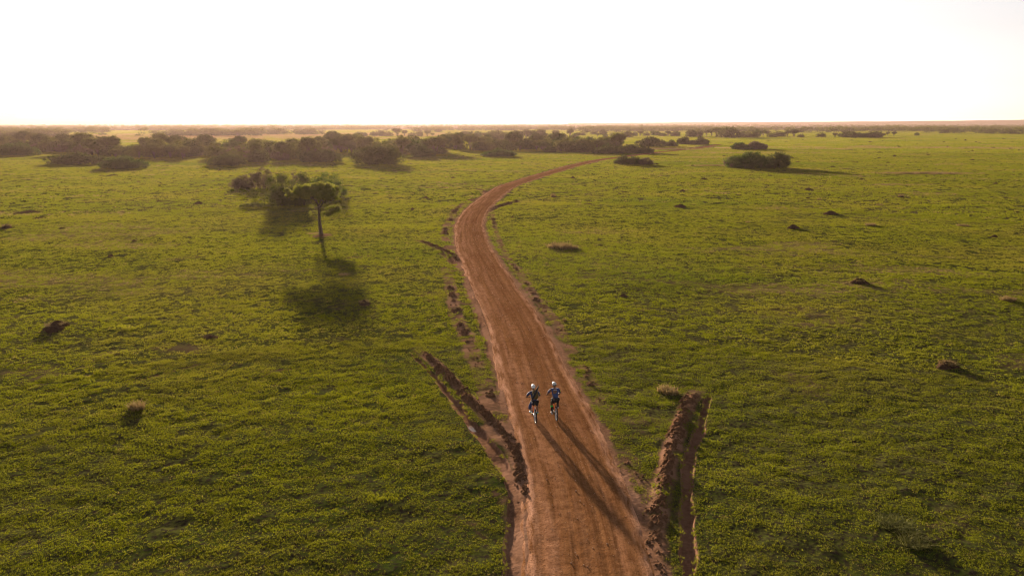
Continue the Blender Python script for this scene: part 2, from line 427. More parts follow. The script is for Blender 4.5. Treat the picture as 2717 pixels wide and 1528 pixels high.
M_GRASS = leafy('grass_blades', (0.040, 0.068, 0.0035), (0.166, 0.172, 0.006), 0.56, (0.285, 0.266, 0.007), (0.06, (0.155, 0.135, 0.018)), 0.02, 0.5)
M_STRAW = leafy('dry_grass', (0.13, 0.085, 0.035), (0.27, 0.18, 0.075), 0.4, (0.30, 0.20, 0.08))
M_WEED = leafy('weed_leaves', (0.045, 0.055, 0.012), (0.13, 0.12, 0.03), 0.4)
M_LEAF = leafy('tree_leaves', (0.030, 0.038, 0.007), (0.100, 0.105, 0.018), 0.42, (0.16, 0.15, 0.02))
M_LEAF_T = leafy('lone_tree_leaves', (0.060, 0.072, 0.010), (0.170, 0.178, 0.024), 0.55, (0.28, 0.27, 0.03))
M_LEAF_B = leafy('bush_leaves', (0.016, 0.024, 0.005), (0.065, 0.078, 0.013), 0.32, (0.11, 0.115, 0.014))
M_LEAF_G = leafy('green_bush_leaves', (0.018, 0.036, 0.005), (0.066, 0.100, 0.013), 0.35, (0.105, 0.14, 0.013))
M_LEAF_D = leafy('dry_shrub_twigs', (0.050, 0.038, 0.024), (0.105, 0.080, 0.048), 0.35, (0.16, 0.11, 0.05))

# ------------------------------------------------------------------ the plain
def build_ground():
    az = np.radians(np.r_[np.arange(-180, -47, 4.0), np.linspace(-46, 46, 980), np.arange(48, 180, 4.0)])
    dep = np.r_[np.arange(78, 41, -4.0), np.arange(40, 1.6, -0.071)]
    r = np.r_[CAM_H / np.tan(np.radians(dep)), np.geomspace(535, 32000, 60)]
    A, R = np.meshgrid(az, r); X = (R * np.sin(A)).ravel(); Y = (R * np.cos(A)).ravel()
    z, dirt = terrain(X, Y)
    straw = straw_at(X, Y)
    nr, na = len(r), len(az)
    i = np.arange(nr - 1)[:, None] * na; j = np.arange(na)[None, :]; j2 = (j + 1) % na
    F = np.stack([i + j, i + j2, i + na + j2, i + na + j], -1).reshape(-1, 4)[:, ::-1]
    V = np.c_[X, Y, z]; c = len(V); V = np.r_[V, [[0, 0, 0]]]
    F3 = np.stack([np.arange(na), (np.arange(na) + 1) % na, np.full(na, c)], -1)
    me = mesh_np('ground', V, F, F3, True)
    fattr(me, 'dirt', np.r_[dirt, 0]); fattr(me, 'straw', np.r_[straw, 0])
    tag(obj('ground', me, M_GROUND), kind='structure')
build_ground()

# ------------------------------------------------------------------ the road
def build_road():
    d = np.hypot(ROAD[:, 0], ROAD[:, 1])
    P = []; acc = 0.0
    cum = np.r_[0, np.cumsum(np.linalg.norm(np.diff(ROAD, axis=0), axis=1))]
    s = 0.0; S = []
    while s < cum[-1]:
        S.append(s); dd = np.interp(s, cum, d); s += float(np.clip(0.12 * (dd / 30) ** 1.4, 0.1, 3.0))
    S = np.array(S); CX, CY = np.interp(S, cum, ROAD[:, 0]), np.interp(S, cum, ROAD[:, 1])
    T = np.gradient(np.c_[CX, CY], axis=0); T /= np.linalg.norm(T, axis=1)[:, None]
    N = np.c_[T[:, 1], -T[:, 0]]                      # to the right
    u = np.r_[-HALF - 0.12, np.linspace(-HALF, HALF, 61), HALF + 0.12]
    U, SS = np.meshgrid(u, S)
    wob = 0.14 * noise(SS / 2.6, U * 0 + 3.1, 71) + 0.08 * noise(SS / 0.6, U * 0 + 9.1, 72)
    wobR = 0.15 * noise(SS / 2.4, U * 0 + 5.7, 73) + 0.09 * noise(SS / 0.55, U * 0 + 1.1, 74)
    Ue = U + np.where(U < 0, wob, wobR) * np.abs(U / HALF) ** 3
    z = 0.055 * (1 - (U / HALF) ** 2) + 0.012
    z += 0.016 * noise(U * 3.2, SS / 9, 75) + 0.013 * noise(U * 7.5, SS / 6, 76)
    z += 0.006 * noise(U * 1.7, SS / 0.8, 77) + 0.005 * noise(U * 4.5 + 3, SS / 0.24, 78)
    for c in (-1.05, -0.55, 0.5, 1.0):                # tyre lines
        cc = c + 0.12 * noise(SS / 14, SS * 0 + c * 7, 79)
        z -= 0.022 * np.exp(-((U - cc) / 0.11) ** 2)
    sh = sstep(HALF - 0.62, HALF - 0.34, np.abs(U))
    crest = np.exp(-((np.abs(U) - (HALF - 0.36)) / 0.11) ** 2) * (0.55 + 0.45 * noise(SS / 1.3, np.sign(U), 80))
    z += 0.035 * crest
    z -= 0.03 * sstep(HALF - 0.3, HALF, np.abs(U))
    z[:, 0] = -0.2; z[:, -1] = -0.2
    X = CX[:, None] + N[:, 0:1] * Ue; Y = CY[:, None] + N[:, 1:2] * Ue
    nu, ns = len(u), len(S)
    i = np.arange(ns - 1)[:, None] * nu; j = np.arange(nu - 1)[None, :]
    F = np.stack([i + j, i + j + 1, i + nu + j + 1, i + nu + j], -1).reshape(-1, 4)
    me = mesh_np('dirt_road', np.c_[X.ravel(), Y.ravel(), z.ravel()], F, None, True)
    fattr(me, 'u', U.ravel()); fattr(me, 'v', SS.ravel())
    side = np.where(U < 0, 1.0, 0.85)
    fattr(me, 'sand', (np.exp(-((U + 1.25) / .42) ** 2) + .6 * np.exp(-((U + .35) / .3) ** 2) + .4 * np.exp(-((U - 1.1) / .25) ** 2)).clip(0, 1).ravel())
    fattr(me, 'shoulder', (sh * side).ravel())
    tag(obj('dirt_road', me, M_ROAD), kind='structure')
build_road()
def road_z(x, y):
    dd, s, g = pdist(ROAD, np.array([x]), np.array([y]), 5.0)
    return 0.055 * (1 - (dd[0] / HALF) ** 2) + 0.012

# ------------------------------------------------------------------ spoil banks beside the drains
def build_bank(P, w, h, label, seed, patchy):
    rng = random.Random(seed)
    C = resample(catmull(list(P), 0.3), 0.3); L = 0.3 * (len(C) - 1)
    dist = np.hypot(*C.mean(0)); st = max(0.06, 0.0022 * dist)
    C = resample(C, st); n = len(C); S = np.arange(n) * st
    T = np.gradient(C, axis=0); T /= np.linalg.norm(T, axis=1)[:, None] + 1e-9; N = np.c_[T[:, 1], -T[:, 0]]
    m = max(10, int(2.6 * w / max(0.06, 0.0016 * dist)))
    u = np.linspace(-1.3, 1.3, m)
    U, SS = np.meshgrid(u, S)
    W = w * (0.95 + 0.45 * noise(SS / 1.4, SS * 0, seed))
    X = C[:, 0:1] + N[:, 0:1] * U * W; Y = C[:, 1:2] + N[:, 1:2] * U * W
    g, _ = terrain(X, Y); g = g.reshape(X.shape)
    prof = np.clip(1 - np.abs(U + .25 * noise(SS / .9, SS * 0 + 8, seed + 5)) ** 1.5, -0.5, 1)
    cl = np.abs(noise(X / 0.33, Y / 0.33, seed + 1)) + 0.6 * np.abs(noise(X / 0.15, Y / 0.15, seed + 2))
    top = h * (1 if patchy else .5) * prof * (0.35 + 0.9 * noise(SS / 0.8, SS * 0 + 4, seed + 3)) + (0.20 * cl - 0.07) * np.clip(prof + 0.35, 0, 1)
    if patchy: top = top * sstep(-0.2, 0.35, fbm(X / 1.6, Y / 1.6, 3, 41) + 0.08) - 0.055
    ends = np.clip(np.minimum(SS, SS.max() - SS) / 2.6, 0, 1)
    z = g + top * ends - 0.06 * (1 - ends) - 0.04 - 0.1 * sstep(1.05, 1.3, np.abs(U))
    i = np.arange(n - 1)[:, None] * m; j = np.arange(m - 1)[None, :]
    F = np.stack([i + j, i + j + 1, i + m + j + 1, i + m + j], -1).reshape(-1, 4)
    x0, y0 = C[n // 2]; z0 = gz(x0, y0)
    me = mesh_np('earth_bank', np.c_[X.ravel() - x0, Y.ravel() - y0, z.ravel() - z0], F, None, False)
    root = thing('earth_bank', (x0, y0, z0), 0, label, 'earth bank')
    obj('ridge', me, M_SPOIL, root)
    # loose clods along the crest
    V, Q = [], []
    nc = int(L * (0 if patchy else 1) * (20 if dist < 60 else 6)) + int(L * (patchy * 5))
    mb = MB()
    for k in range(nc):
        a = rng.randrange(n); uu = rng.gauss(0, 0.8)
        b = min(m - 1, max(0, int((uu + 1.3) / 2.6 * m)))
        if patchy and top[a, b] < 0.0: continue
        r = rng.uniform(0.02, 0.085) * (1.25 if dist > 60 else 1)
        p = (X[a, b] - x0, Y[a, b] - y0, z[a, b] - z0 + r * 0.3)
        ro = Matrix.Rotation(rng.uniform(0, 6.3), 3, 'Z') @ Matrix.Rotation(rng.uniform(0, 3), 3, 'X')
        mb.blob(p, (r * rng.uniform(.7, 1.3), r * rng.uniform(.7, 1.2), r * rng.uniform(.5, .9)), 5, 3, ro)
    if mb.v: tag(mb.build('clod', M_SPOIL, root, False), kind='stuff')
BANK_LABELS = ['long dark bank of dug earth left of the cyclists, along the nearest left drain',
               'rough dark earth bank beside the nearest drain right of the road',
               'short earth bank running off the road bend towards the lone tree',
               'thin dark earth bank angling away right of the road bend',
               'smallest dark earth bank, at the far left drain where the road narrows',
               'broken earth windrow curving along the left outside of the road bend',
               'patchy brown windrow left of the road, halfway between lone tree and cyclists',
               'faint crumbled windrow between the left drain and the road',
               'long narrow windrow following the right edge of the road bend',
               'sparse crumbs of earth right of the road, beside the cyclists']
for k, (P, w, h, pa) in enumerate(RIDGES):
    build_bank(P, w, h, BANK_LABELS[k], 100 + 7 * k, pa)

# puddle in the left drain
def build_puddle():
    mt = NT('muddy_water')
    mt = mt.out(mt.bsdf((0.16, 0.09, 0.06), 0.08, mt.noise(3.0, mt.pos(), 2.0), 0.05, 0.01, 0.5))
    a, b = at(Z6(522, 572)), at(Z6(562, 622))
    c = ((a[0] + b[0]) / 2, (a[1] + b[1]) / 2); dx, dy = (b[0] - a[0]) / 2 * .9, (b[1] - a[1]) / 2 * .9
    l = math.hypot(dx, dy); tx, ty = dx / l, dy / l
    rng = random.Random(4); V = [(0, 0, 0)]
    for k in range(28):
        th = 2 * math.pi * k / 28; r = 1 + 0.25 * math.sin(3 * th + 1) * rng.uniform(.4, 1)
        p, q = l * r * math.cos(th), 0.13 * r * math.sin(th)
        V.append((p * tx - q * ty, p * ty + q * tx, 0))
    F = [(0, 1 + k, 1 + (k + 1) % 28) for k in range(28)]
    z = min(gz(*c), gz(*a), gz(*b))
    tag(obj('puddle', mesh_np('puddle', V, None, F), mt, None, (c[0], c[1], z + 0.035)), kind='structure')
build_puddle()

# ------------------------------------------------------------------ far hills
def build_hills():
    mt = mat_soil('hill_cover', (0.05, 0.06, 0.025), (0.10, 0.09, 0.04), 0.02)
    def ridge(prof, d0, depth, name):
        xs = np.linspace(prof[0][0], prof[-1][0], 160)
        ys = np.interp(xs, [p[0] for p in prof], [p[1] for p in prof])
        ys = ys + 0.6 * fbm(xs / 40, xs * 0, 3, 5)
        V = []; n = len(xs)
        rows = [(-1.0, 0.0), (-0.55, 0.35), (-0.2, 0.8), (0, 1.0), (0.5, 0.6), (1.0, 0.0)]
        for t, hk in rows:
            for x, y in zip(xs, ys):
                h = rise(y, d0); d = d0 + depth * t
                V.append(((x - 1358.5) / FPX * d0 * 1.0286 + 40 * t, d, max(-3, h * hk + (6 * noise(x / 13, t * 4, 8) if 0 < hk < 1 else 0)) if hk > 0 else -3))
        F = [(r * n + i, r * n + i + 1, (r + 1) * n + i + 1, (r + 1) * n + i) for r in range(len(rows) - 1) for i in range(n - 1)]
        tag(obj(name, mesh_np(name, V, F, None, True), mt), kind='structure')
    ridge([(-520, 312), (-300, 303), (-120, 298), (0, 299), (90, 299), (115, 303), (150, 312), (185, 313.5), (220, 311), (250, 314), (330, 315), (420, 313), (520, 316), (640, 321), (760, 326)], 7000, 1500, 'hills')
    ridge([(1500, 327), (1800, 325), (2050, 324), (2300, 322.5), (2450, 321), (2600, 319), (2717, 317), (3000, 315), (3300, 318)], 5200, 900, 'rise')
build_hills()

# ------------------------------------------------------------------ foliage
def leaf_cards(C, Nrm, size, rng, aspect=0.62):
    """one folded leaf-shaped quad per centre"""
    n = len(C)
    d = rng.normal(size=(n, 3)) * .55 + 1.1 * Nrm / (np.linalg.norm(Nrm, axis=1)[:, None] + 1e-6); d /= np.linalg.norm(d, axis=1)[:, None] + 1e-9
    a = rng.normal(size=(n, 3)); b = np.cross(d, a); b /= np.linalg.norm(b, axis=1)[:, None] + 1e-9; c = np.cross(d, b)
    s = size * rng.uniform(0.6, 1.3, n)[:, None]
    V = np.stack([C - b * s * .5, C + c * s * aspect * .5 + d * s * .12, C + b * s * .5, C - c * s * aspect * .5 + d * s * .12], 1)
    F = np.arange(4 * n).reshape(n, 4)
    return V.reshape(-1, 3), F
def crown_mesh(name, lobes, ncl, per, crad, card, seed, flat=0.75, inner=0.25, floor=None, loose=.16):
    """leaf clumps over the surface and through the volume of overlapping lobes"""
    rng = np.random.default_rng(seed)
    lob = np.array(lobes, float); w = (lob[:, 3] * lob[:, 4] + lob[:, 3] * lob[:, 5]); w /= w.sum()
    cc, nn = [], []
    while len(cc) < ncl:
        k = rng.choice(len(lob), p=w); L = lob[k]
        d = rng.normal(size=3); d /= np.linalg.norm(d)
        if floor is None and d[2] < -0.35 and rng.random() < 0.6: continue
        r = (0.45 + 0.4 * rng.random()) if rng.random() < inner else rng.uniform(1 - loose, 1.04 + loose * .45)
        p = L[:3] + d * L[3:6] * r
        if floor is not None and d[2] < 0:
            hx = math.hypot(d[0], d[1]) + 1e-6; k2 = (1 - 0.16 * abs(d[2])) / hx * (hx ** .35)
            p[0] = L[0] + d[0] * L[3] * r * k2; p[1] = L[1] + d[1] * L[4] * r * k2
        if floor is not None and p[2] < floor: p[2] = floor + rng.random() * 0.3
        cc.append(p); nn.append(d)
    cc, nn = np.array(cc), np.array(nn)
    tc = rng.random(ncl)
    sz = rng.uniform(0.6, 1.35, ncl) * crad
    q = rng.normal(size=(ncl, per, 3)); q /= np.linalg.norm(q, axis=2)[..., None]
    q *= (rng.random((ncl, per, 1)) ** 0.45); q[..., 2] *= flat
    C = (cc[:, None, :] + q * sz[:, None, None]).reshape(-1, 3)
    Nn = (q * 1.0 + nn[:, None, :] * 0.5).reshape(-1, 3)
    tint = np.clip(0.7 * tc[:, None] + 0.3 * rng.random((ncl, per)), 0, 1).ravel()
    if floor is not None: C[:, 2] = np.maximum(C[:, 2], floor * 0.3 + 0.03)
    V, F = leaf_cards(C, Nn, card, rng)
    me = mesh_np(name, V, F)
    fattr(me, 'tint', np.repeat(tint, 4)); return me
def bush_lobes(w, h, dp, rng, n=None, style='round'):
    n = n or max(3, int(w / max(1.6, h * 0.55)) + 2)
    out = []
    for k in range(n):
        x = (-0.5 + (k + 0.5) / n) * w * 0.82 + rng.uniform(-.06, .06) * w
        e = 1 - (2 * abs(x) / w) ** 2 * 0.55
        hh = h * e * rng.uniform(0.72, 1.0); rx = w / n * rng.uniform(0.75, 1.1) + 0.1 * w
        out.append((x, rng.uniform(-.22, .22) * dp, hh * 0.52, min(rx, w / 2 - abs(x) * 0.72 + 0.05 * w), dp * rng.uniform(.32, .48), hh * 0.50))
    out[n // 2] = out[n // 2][:2] + (h * 0.52,) + out[n // 2][3:5] + (h * 0.48,)
    return out
def add_stems(lobes, rng, r0, parent):
    for (x, y, z, rx, ry, rz) in lobes:
        mb = MB(); bx, by = x * .75, y * .6
        for k in range(2):
            tx, ty, tz = x + rng.uniform(-.4, .4) * rx, y + rng.uniform(-.4, .4) * ry, z + rng.uniform(0, .55) * rz
            mb.tube([(bx, by, -0.15), ((bx + tx) / 2 + rng.uniform(-.15, .15) * rx, (by + ty) / 2, tz * 0.55), (tx, ty, tz)], [r0, r0 * .7, r0 * .25], 5)
        mb.build('stem', M_STEM, parent)
def stems_mesh(name, lobes, rng, r0=0.12, base=None):
    mb = MB()
    for (x, y, z, rx, ry, rz) in lobes:
        bx, by = (x * 0.7, y * 0.6) if base is None else base
        for k in range(2):
            tx, ty, tz = x + rng.uniform(-.4, .4) * rx, y + rng.uniform(-.4, .4) * ry, z + rng.uniform(0, .55) * rz
            m = ((bx + tx) / 2 + rng.uniform(-.15, .15) * rx, (by + ty) / 2, tz * 0.55)
            mb.tube([(bx + rng.uniform(-.2, .2), by + rng.uniform(-.2, .2), -0.15), m, (tx, ty, tz)], [r0, r0 * .7, r0 * .25], 5)
    return mesh_np(name, mb.v, mb.q, mb.t, True)

LAND = []
def place_bush(name, z, x0, x1, yb, yt, label, cat='bush', mat=M_LEAF_B, seed=1, group=None, dens=1.0, crad=None, lobes_n=None, depth=0.75, card=None, flat=.75, inner=.25):
    s0, s1 = z(x0, yb), z(x1, yb); st = z(x0, yt)[1]
    sx = (s0[0] + s1[0]) / 2
    fx, fy = at((sx, s0[1]))
    w = (s1[0] - s0[0]) / FPX * (fy * CP + CAM_H * SP); dp = w * depth if w < 14 else max(6, w * 0.45)
    cx, cy = fx * (1 + dp * .42 / fy), fy + dp * .42
    h = rise(st, cy)
    rng = random.Random(seed); lob = bush_lobes(w, h, dp, rng, lobes_n) if not name.startswith('tall') else [(-.16 * w, 0, .5 * h, .34 * w, .45 * dp, .49 * h), (.15 * w, .05 * dp, .45 * h, .35 * w, .45 * dp, .44 * h), (0, 0, .26 * h, .5 * w, .5 * dp, .28 * h)]
    D = math.hypot(cx, cy); card = card or max(0.16, D * 0.00135); crad = crad or max(0.45, 0.10 * h + 0.25)
    ncl = int(dens * (4.5 if name.startswith('tall') else 3.0) * (w * h + w * dp + h * dp) / (crad ** 2) * 0.42) + 20
    per = int(min(80, max(18, 8.0 * (crad / card) ** 2)))
    t = thing(name, (cx, cy, gz(cx, cy)), 0, label, cat, group)
    obj('crown' if 'tree' in name else 'foliage', crown_mesh('foliage', lob, ncl, per, crad, card, seed, flat, inner, 0.25), mat, t)
    add_stems(lob, rng, 0.05 + 0.012 * h, t)
    LAND.append((cx, cy, label))
    return t

# ---- bushes and trees that stand out
place_bush('dry_shrub', Z2, 425, 640, 812, 690, 'low grey-brown bare shrub at the left end of the group behind the lone tree', 'shrub', M_LEAF_D, 11, dens=.7, crad=.5, card=.2)
place_bush('dry_shrub', Z2, 600, 835, 815, 605, 'taller wispy leafless shrub behind the low grey-brown one, left of the dense bushes', 'shrub', M_LEAF_D, 12, dens=.5, crad=.55, card=.18)
place_bush('tall_bush', Z2, 790, 1030, 992, 655, 'tall dense column-shaped bush just left of and behind the lone tree', 'bush', M_LEAF_B, 13, lobes_n=3, depth=.9)
place_bush('bush', Z2, 990, 1200, 985, 745, 'dark bush hidden behind the crown and trunk of the lone tree', 'bush', M_LEAF_B, 14, depth=.8)
place_bush('tall_bush', Z2, 1065, 1195, 930, 642, 'narrow upright bush top rising behind the left side of the lone tree crown', 'bush', M_LEAF_B, 15, lobes_n=2, depth=1.0)
place_bush('round_tree', Z2, 1200, 1495, 905, 660, 'round-topped green bush behind the right side of the lone tree crown', 'tree', M_LEAF_G, 16)
place_bush('dry_shrub', Z2, 1010, 1085, 850, 640, 'thin leafless shrub between the two tall bushes behind the lone tree', 'shrub', M_LEAF_D, 17, dens=.35, crad=.5, card=.18)
place_bush('low_bush', Z2, 540, 770, 1002, 950, 'low dark scrub at the foot of the tall bush left of the lone tree', 'scrub', M_LEAF_B, 18, depth=.5, dens=.35, crad=.3)
place_bush('bush', Z2, 225, 545, 592, 478, 'rounded bush standing in front of the thicket, far left of the lone tree', 'bush', M_LEAF_B, 21)
place_bush('bush', Z2, 570, 775, 562, 435, 'pointed bush at the thicket edge, right of the rounded reddish-lit bush', 'bush', M_LEAF_B, 22)
place_bush('bush', Z2, 1080, 1495, 558, 428, 'wide bush at the thicket edge, directly above the lone tree', 'bush', M_LEAF_B, 23)
place_bush('bush', Z2, 1590, 2090, 582, 388, 'biggest domed bush in front of the thicket, right of the lone tree', 'bush', M_LEAF_B, 24)
place_bush('bush', Z1, 525, 1010, 576, 455, 'broad bush spreading out of the left thicket towards the plain', 'bush', M_LEAF_B, 25)
place_bush('bush', Z1, 985, 1385, 622, 500, 'flat-topped isolated bush nearest the camera at the left thicket', 'bush', M_LEAF_G, 26)
place_bush('bush', Z1, -60, 350, 490, 365, 'green bush clump at the left picture edge before the thicket', 'bush', M_LEAF_G, 27)
place_bush('bush', Z3, 682, 968, 502, 424, 'neat rounded bush alone on the grass left of the far road', 'bush', M_LEAF_G, 31)
place_bush('bush', Z3, 1960, 2090, 578, 484, 'left one of three joined bushes beside the far road', 'bush', M_LEAF_B, 32)
place_bush('bush', Z3, 2070, 2215, 580, 498, 'middle one of three joined bushes beside the far road', 'bush', M_LEAF_B, 33)
place_bush('bush', Z3, 2195, 2312, 582, 512, 'right one of three joined bushes beside the far road', 'bush', M_LEAF_D, 34)
place_bush('dry_shrub', Z4, 572, 665, 418, 338, 'grey leafless shrub at the left end of the big dark clump on the right plain', 'shrub', M_LEAF_D, 35, dens=.5, card=.26)
place_bush('round_tree', Z4, 605, 850, 426, 312, 'left dark tree of the big clump on the right plain', 'tree', M_LEAF_G, 36)
place_bush('round_tree', Z4, 830, 992, 424, 312, 'right dark tree of the big clump on the right plain', 'tree', M_LEAF_B, 37)
place_bush('bush', Z4, 605, 730, 297, 250, 'left part of the long low bush behind the big dark clump', 'bush', M_LEAF_G, 38)
place_bush('bush', Z4, 700, 838, 296, 245, 'right part of the long low bush behind the big dark clump', 'bush', M_LEAF_D, 39)
place_bush('round_tree', Z4, 248, 330, 263, 214, 'round-crowned tree at the left of the short row past the road end', 'tree', M_LEAF_B, 40)
place_bush('bush', Z4, 315, 380, 264, 236, 'low bush between two round trees past the road end', 'bush', M_LEAF_B, 41)
place_bush('round_tree', Z4, 362, 445, 264, 214, 'round-crowned tree at the right of the short row past the road end', 'tree', M_LEAF_B, 42)
place_bush('round_tree', Z3, 2180, 2432, 407, 310, 'broad dark tree beside the yellow grass at the road end', 'tree', M_LEAF_B, 43)
place_bush('bush', Z3, 2436, 2552, 402, 342, 'two-humped bush right of the broad dark tree at the road end', 'bush', M_LEAF_B, 44)
place_bush('bush', Z3, 1752, 2015, 472, 392, 'low dark bush at the right front of the middle thicket', 'bush', M_LEAF_B, 45)
place_bush('bush', Z3, 2020, 2180, 466, 372, 'dark bush left of the yellow grass at the road end', 'bush', M_LEAF_B, 46)
place_bush('bush', Z3, 2160, 2325, 468, 402, 'low spreading bush just left of the yellow grass strip', 'bush', M_LEAF_B, 47)
place_bush('round_tree', Z3, 1790, 2005, 440, 318, 'tall dark tree rising behind the right end of the middle thicket', 'tree', M_LEAF_B, 48)
place_bush('bush', Z3, 1540, 1680, 458, 366, 'round bush at the front of the middle thicket, right of its centre', 'bush', M_LEAF_B, 49)
place_bush('bush', Z3, 1275, 1372, 460, 396, 'small conical bush before the middle thicket', 'bush', M_LEAF_B, 50)
place_bush('bush', Z3, 575, 725, 444, 364, 'round bush at the left end of the middle thicket', 'bush', M_LEAF_B, 51)
place_bush('bush', Z3, -20, 175, 505, 385, 'pale green bush at the right end of the left thicket', 'bush', M_LEAF_G, 52)
place_bush('bush', Z3, 150, 292, 474, 380, 'dark bush behind the pale green one at the right end of the left thicket', 'bush', M_LEAF_B, 53)

# ---- thicket bushes: a few kinds, each copied as individuals
def variant(k, w, h, mat, card, style):
    rng = random.Random(500 + k)
    if style == 'tree':
        lob = []
        for i in range(5):
            a = rng.uniform(0, 6.28); r = rng.uniform(.1, .3) * w
            lob.append((r * math.cos(a), r * math.sin(a), h * rng.uniform(.66, .82), w * rng.uniform(.2, .32), w * rng.uniform(.2, .32), h * rng.uniform(.14, .22)))
        lob.append((0, 0, h * .72, w * .34, w * .34, h * .27))
        base = (0, 0)
    elif style == 'flat':
        lob = [(rng.uniform(-.28, .28) * w, rng.uniform(-.28, .28) * w, h * rng.uniform(.84, .92), w * .26, w * .26, h * .09) for i in range(6)]
        base = (0, 0)
    else:
        lob = bush_lobes(w, h, w * .85, rng, 4); base = None
    fl = crown_mesh('foliage', lob, int(110 + w * h * 1.3), 32, 0.10 * h + .3, card, 700 + k, .7, .2, 0.25 if base is None else None)
    sm = stems_mesh('stems', lob, rng, 0.14 if base is None else 0.17, base)
    fl.materials.append(mat); sm.materials.append(M_STEM)
    return fl, sm, w, h, base is not None
KIND = [variant(0, 9.5, 6.0, M_LEAF_B, .5, 'bush'), variant(1, 8, 7.0, M_LEAF, .5, 'tree'), variant(2, 11, 5.5, M_LEAF_B, .5, 'bush'),
        variant(3, 9, 7.8, M_LEAF_B, .5, 'tree'), variant(4, 7.5, 6.6, M_LEAF_G, .5, 'bush'), variant(5, 10, 6.2, M_LEAF, .52, 'bush'),
        variant(6, 8.5, 4.4, M_LEAF_D, .45, 'bush'), variant(7, 10, 7.6, M_LEAF, .5, 'tree'), variant(8, 11, 8.2, M_LEAF, .42, 'flat')]
def copy_bush(k, x, y, sc, rz, label, group, parts=True, sz=1.0):
    fl, sm, w, h, istree = KIND[k]
    t = thing('thicket_tree' if istree else 'thicket_bush', (x, y, gz(x, y)), rz, label, 'tree' if istree else 'bush', group)
    t.scale = (sc, sc, sc * sz)
    obj('crown' if istree else 'foliage', fl, None, t)
    obj('trunk' if istree else 'stems', sm, None, t)
    return t
def inside(poly, x, y):
    c = False; n = len(poly)
    for i in range(n):
        (x1, y1), (x2, y2) = poly[i], poly[i - 1]
        if (y1 > y) != (y2 > y) and x < (x2 - x1) * (y - y1) / (y2 - y1) + x1: c = not c
    return c
ORD = ['first', 'second', 'third', 'fourth', 'fifth', 'sixth', 'seventh', 'eighth', 'ninth', 'tenth', 'eleventh', 'twelfth', 'thirteenth', 'fourteenth', 'fifteenth', 'sixteenth',
       'seventeenth', 'eighteenth', 'nineteenth', 'twentieth'] + ['twenty-' + x for x in ('first', 'second', 'third', 'fourth', 'fifth', 'sixth', 'seventh', 'eighth', 'ninth')] + ['thirtieth'] + \
      ['thirty-' + x for x in ('first', 'second', 'third', 'fourth', 'fifth', 'sixth', 'seventh', 'eighth', 'ninth')] + ['fortieth'] + ['forty-' + x for x in ('first', 'second', 'third', 'fourth', 'fifth')]
LOOK = ['dark green', 'olive', 'wide dark', 'tall dark', 'bright green', 'wide olive', 'brown', 'broad olive', 'flat-topped']
MARKS = {'left': [(Z1, 450, 'gap beside the edge clump'), (Z1, 760, 'broad bush'), (Z1, 1180, 'isolated flat-topped bush'), (Z1, 1700, 'shaded thicket edge'), (Z2, 380, 'rounded bush'), (Z2, 670, 'pointed bush'),
                  (Z2, 900, 'shadowed bay'), (Z2, 1290, 'wide bush above the lone tree'), (Z2, 1840, 'biggest domed bush'), (Z2, 2280, 'right thicket end')],
         'edge': [(Z1, -150, 'left picture edge'), (Z1, 150, 'green edge clump'), (Z1, 330, 'gap beside the green clump')],
         'mid': [(Z3, 400, 'left end'), (Z3, 650, 'round left-end bush'), (Z3, 900, 'neat rounded bush'), (Z3, 1320, 'small conical bush'), (Z3, 1610, 'round front bush'), (Z3, 1850, 'low right-end bush')]}
def relabel(things, marks, tail):
    g = {}
    for o, k, istree in things:
        sx = 1358.5 + o.location.x / (o.location.y * CP + CAM_H * SP) * FPX
        nm = min(marks, key=lambda m: abs(m[0](m[1], 0)[0] - sx))[2]
        g.setdefault((LOOK[k], 'tree' if istree else 'bush', nm), []).append(o)
    for (lk, kd, nm), L in g.items():
        L.sort(key=lambda o: o.location.y)
        for i, o in enumerate(L):
            o['label'] = ('%s %s behind the %s, %s' % (lk, kd, nm, tail)) if len(L) == 1 else ('%s %s %s back behind the %s, %s' % (ORD[i], lk, kd, nm, tail))
def fill(poly, n, mind, seed, label_b, label_t, group, kinds, smin=.62, smax=1.12):
    rng = random.Random(seed); xs = [p[0] for p in poly]; ys = [p[1] for p in poly]; P = []; T = []
    for tr in range(n * 60):
        if len(P) >= n: break
        x, y = rng.uniform(min(xs), max(xs)), rng.uniform(min(ys), max(ys))
        if not inside(poly, x, y) or any((x - a) ** 2 + (y - b) ** 2 < mind ** 2 for a, b in P): continue
        P.append((x, y)); k = rng.choice(kinds)
        T.append((copy_bush(k, x, y, rng.uniform(smin, smax), rng.uniform(0, 6.28), label_t if KIND[k][4] else label_b, group, sz=rng.uniform(.75, 1.2)), k, KIND[k][4]))
    return T
def back(z, pts, extra): return [(x * (1 + extra / y), y + extra) for x, y in (at(z(*p)) for p in pts)]
left_front = back(Z1, [(360, 462), (640, 462), (900, 500), (1400, 545), (1900, 535), (2060, 495)], 5) + \
             back(Z2, [(230, 520), (620, 545), (1080, 545), (1480, 470), (1620, 480), (2080, 500), (2370, 498), (2480, 470)], 5)
rngl = random.Random(3)
left_poly = left_front + [(x * (1 + e / y), y + e) for (x, y), e in zip(left_front[::-1], [50, 58, 66, 74, 82, 86, 84, 86, 82, 80, 74, 70, 62, 58])]
relabel(fill(left_poly, 165, 4.9, 71, 'dark bush among many in the dense thicket left of the road', 'dark tree crown among many in the dense thicket left of the road', 'bushes and trees of the left thicket', [0, 0, 1, 2, 3, 4, 5, 5, 6, 7, 1, 3]), MARKS['left'], 'left thicket')
lp2 = back(Z1, [(-300, 400), (-80, 400), (360, 440), (380, 420)], 6); lp2 = lp2 + [(x * (1 + 95 / y), y + 65) for x, y in lp2[::-1]]
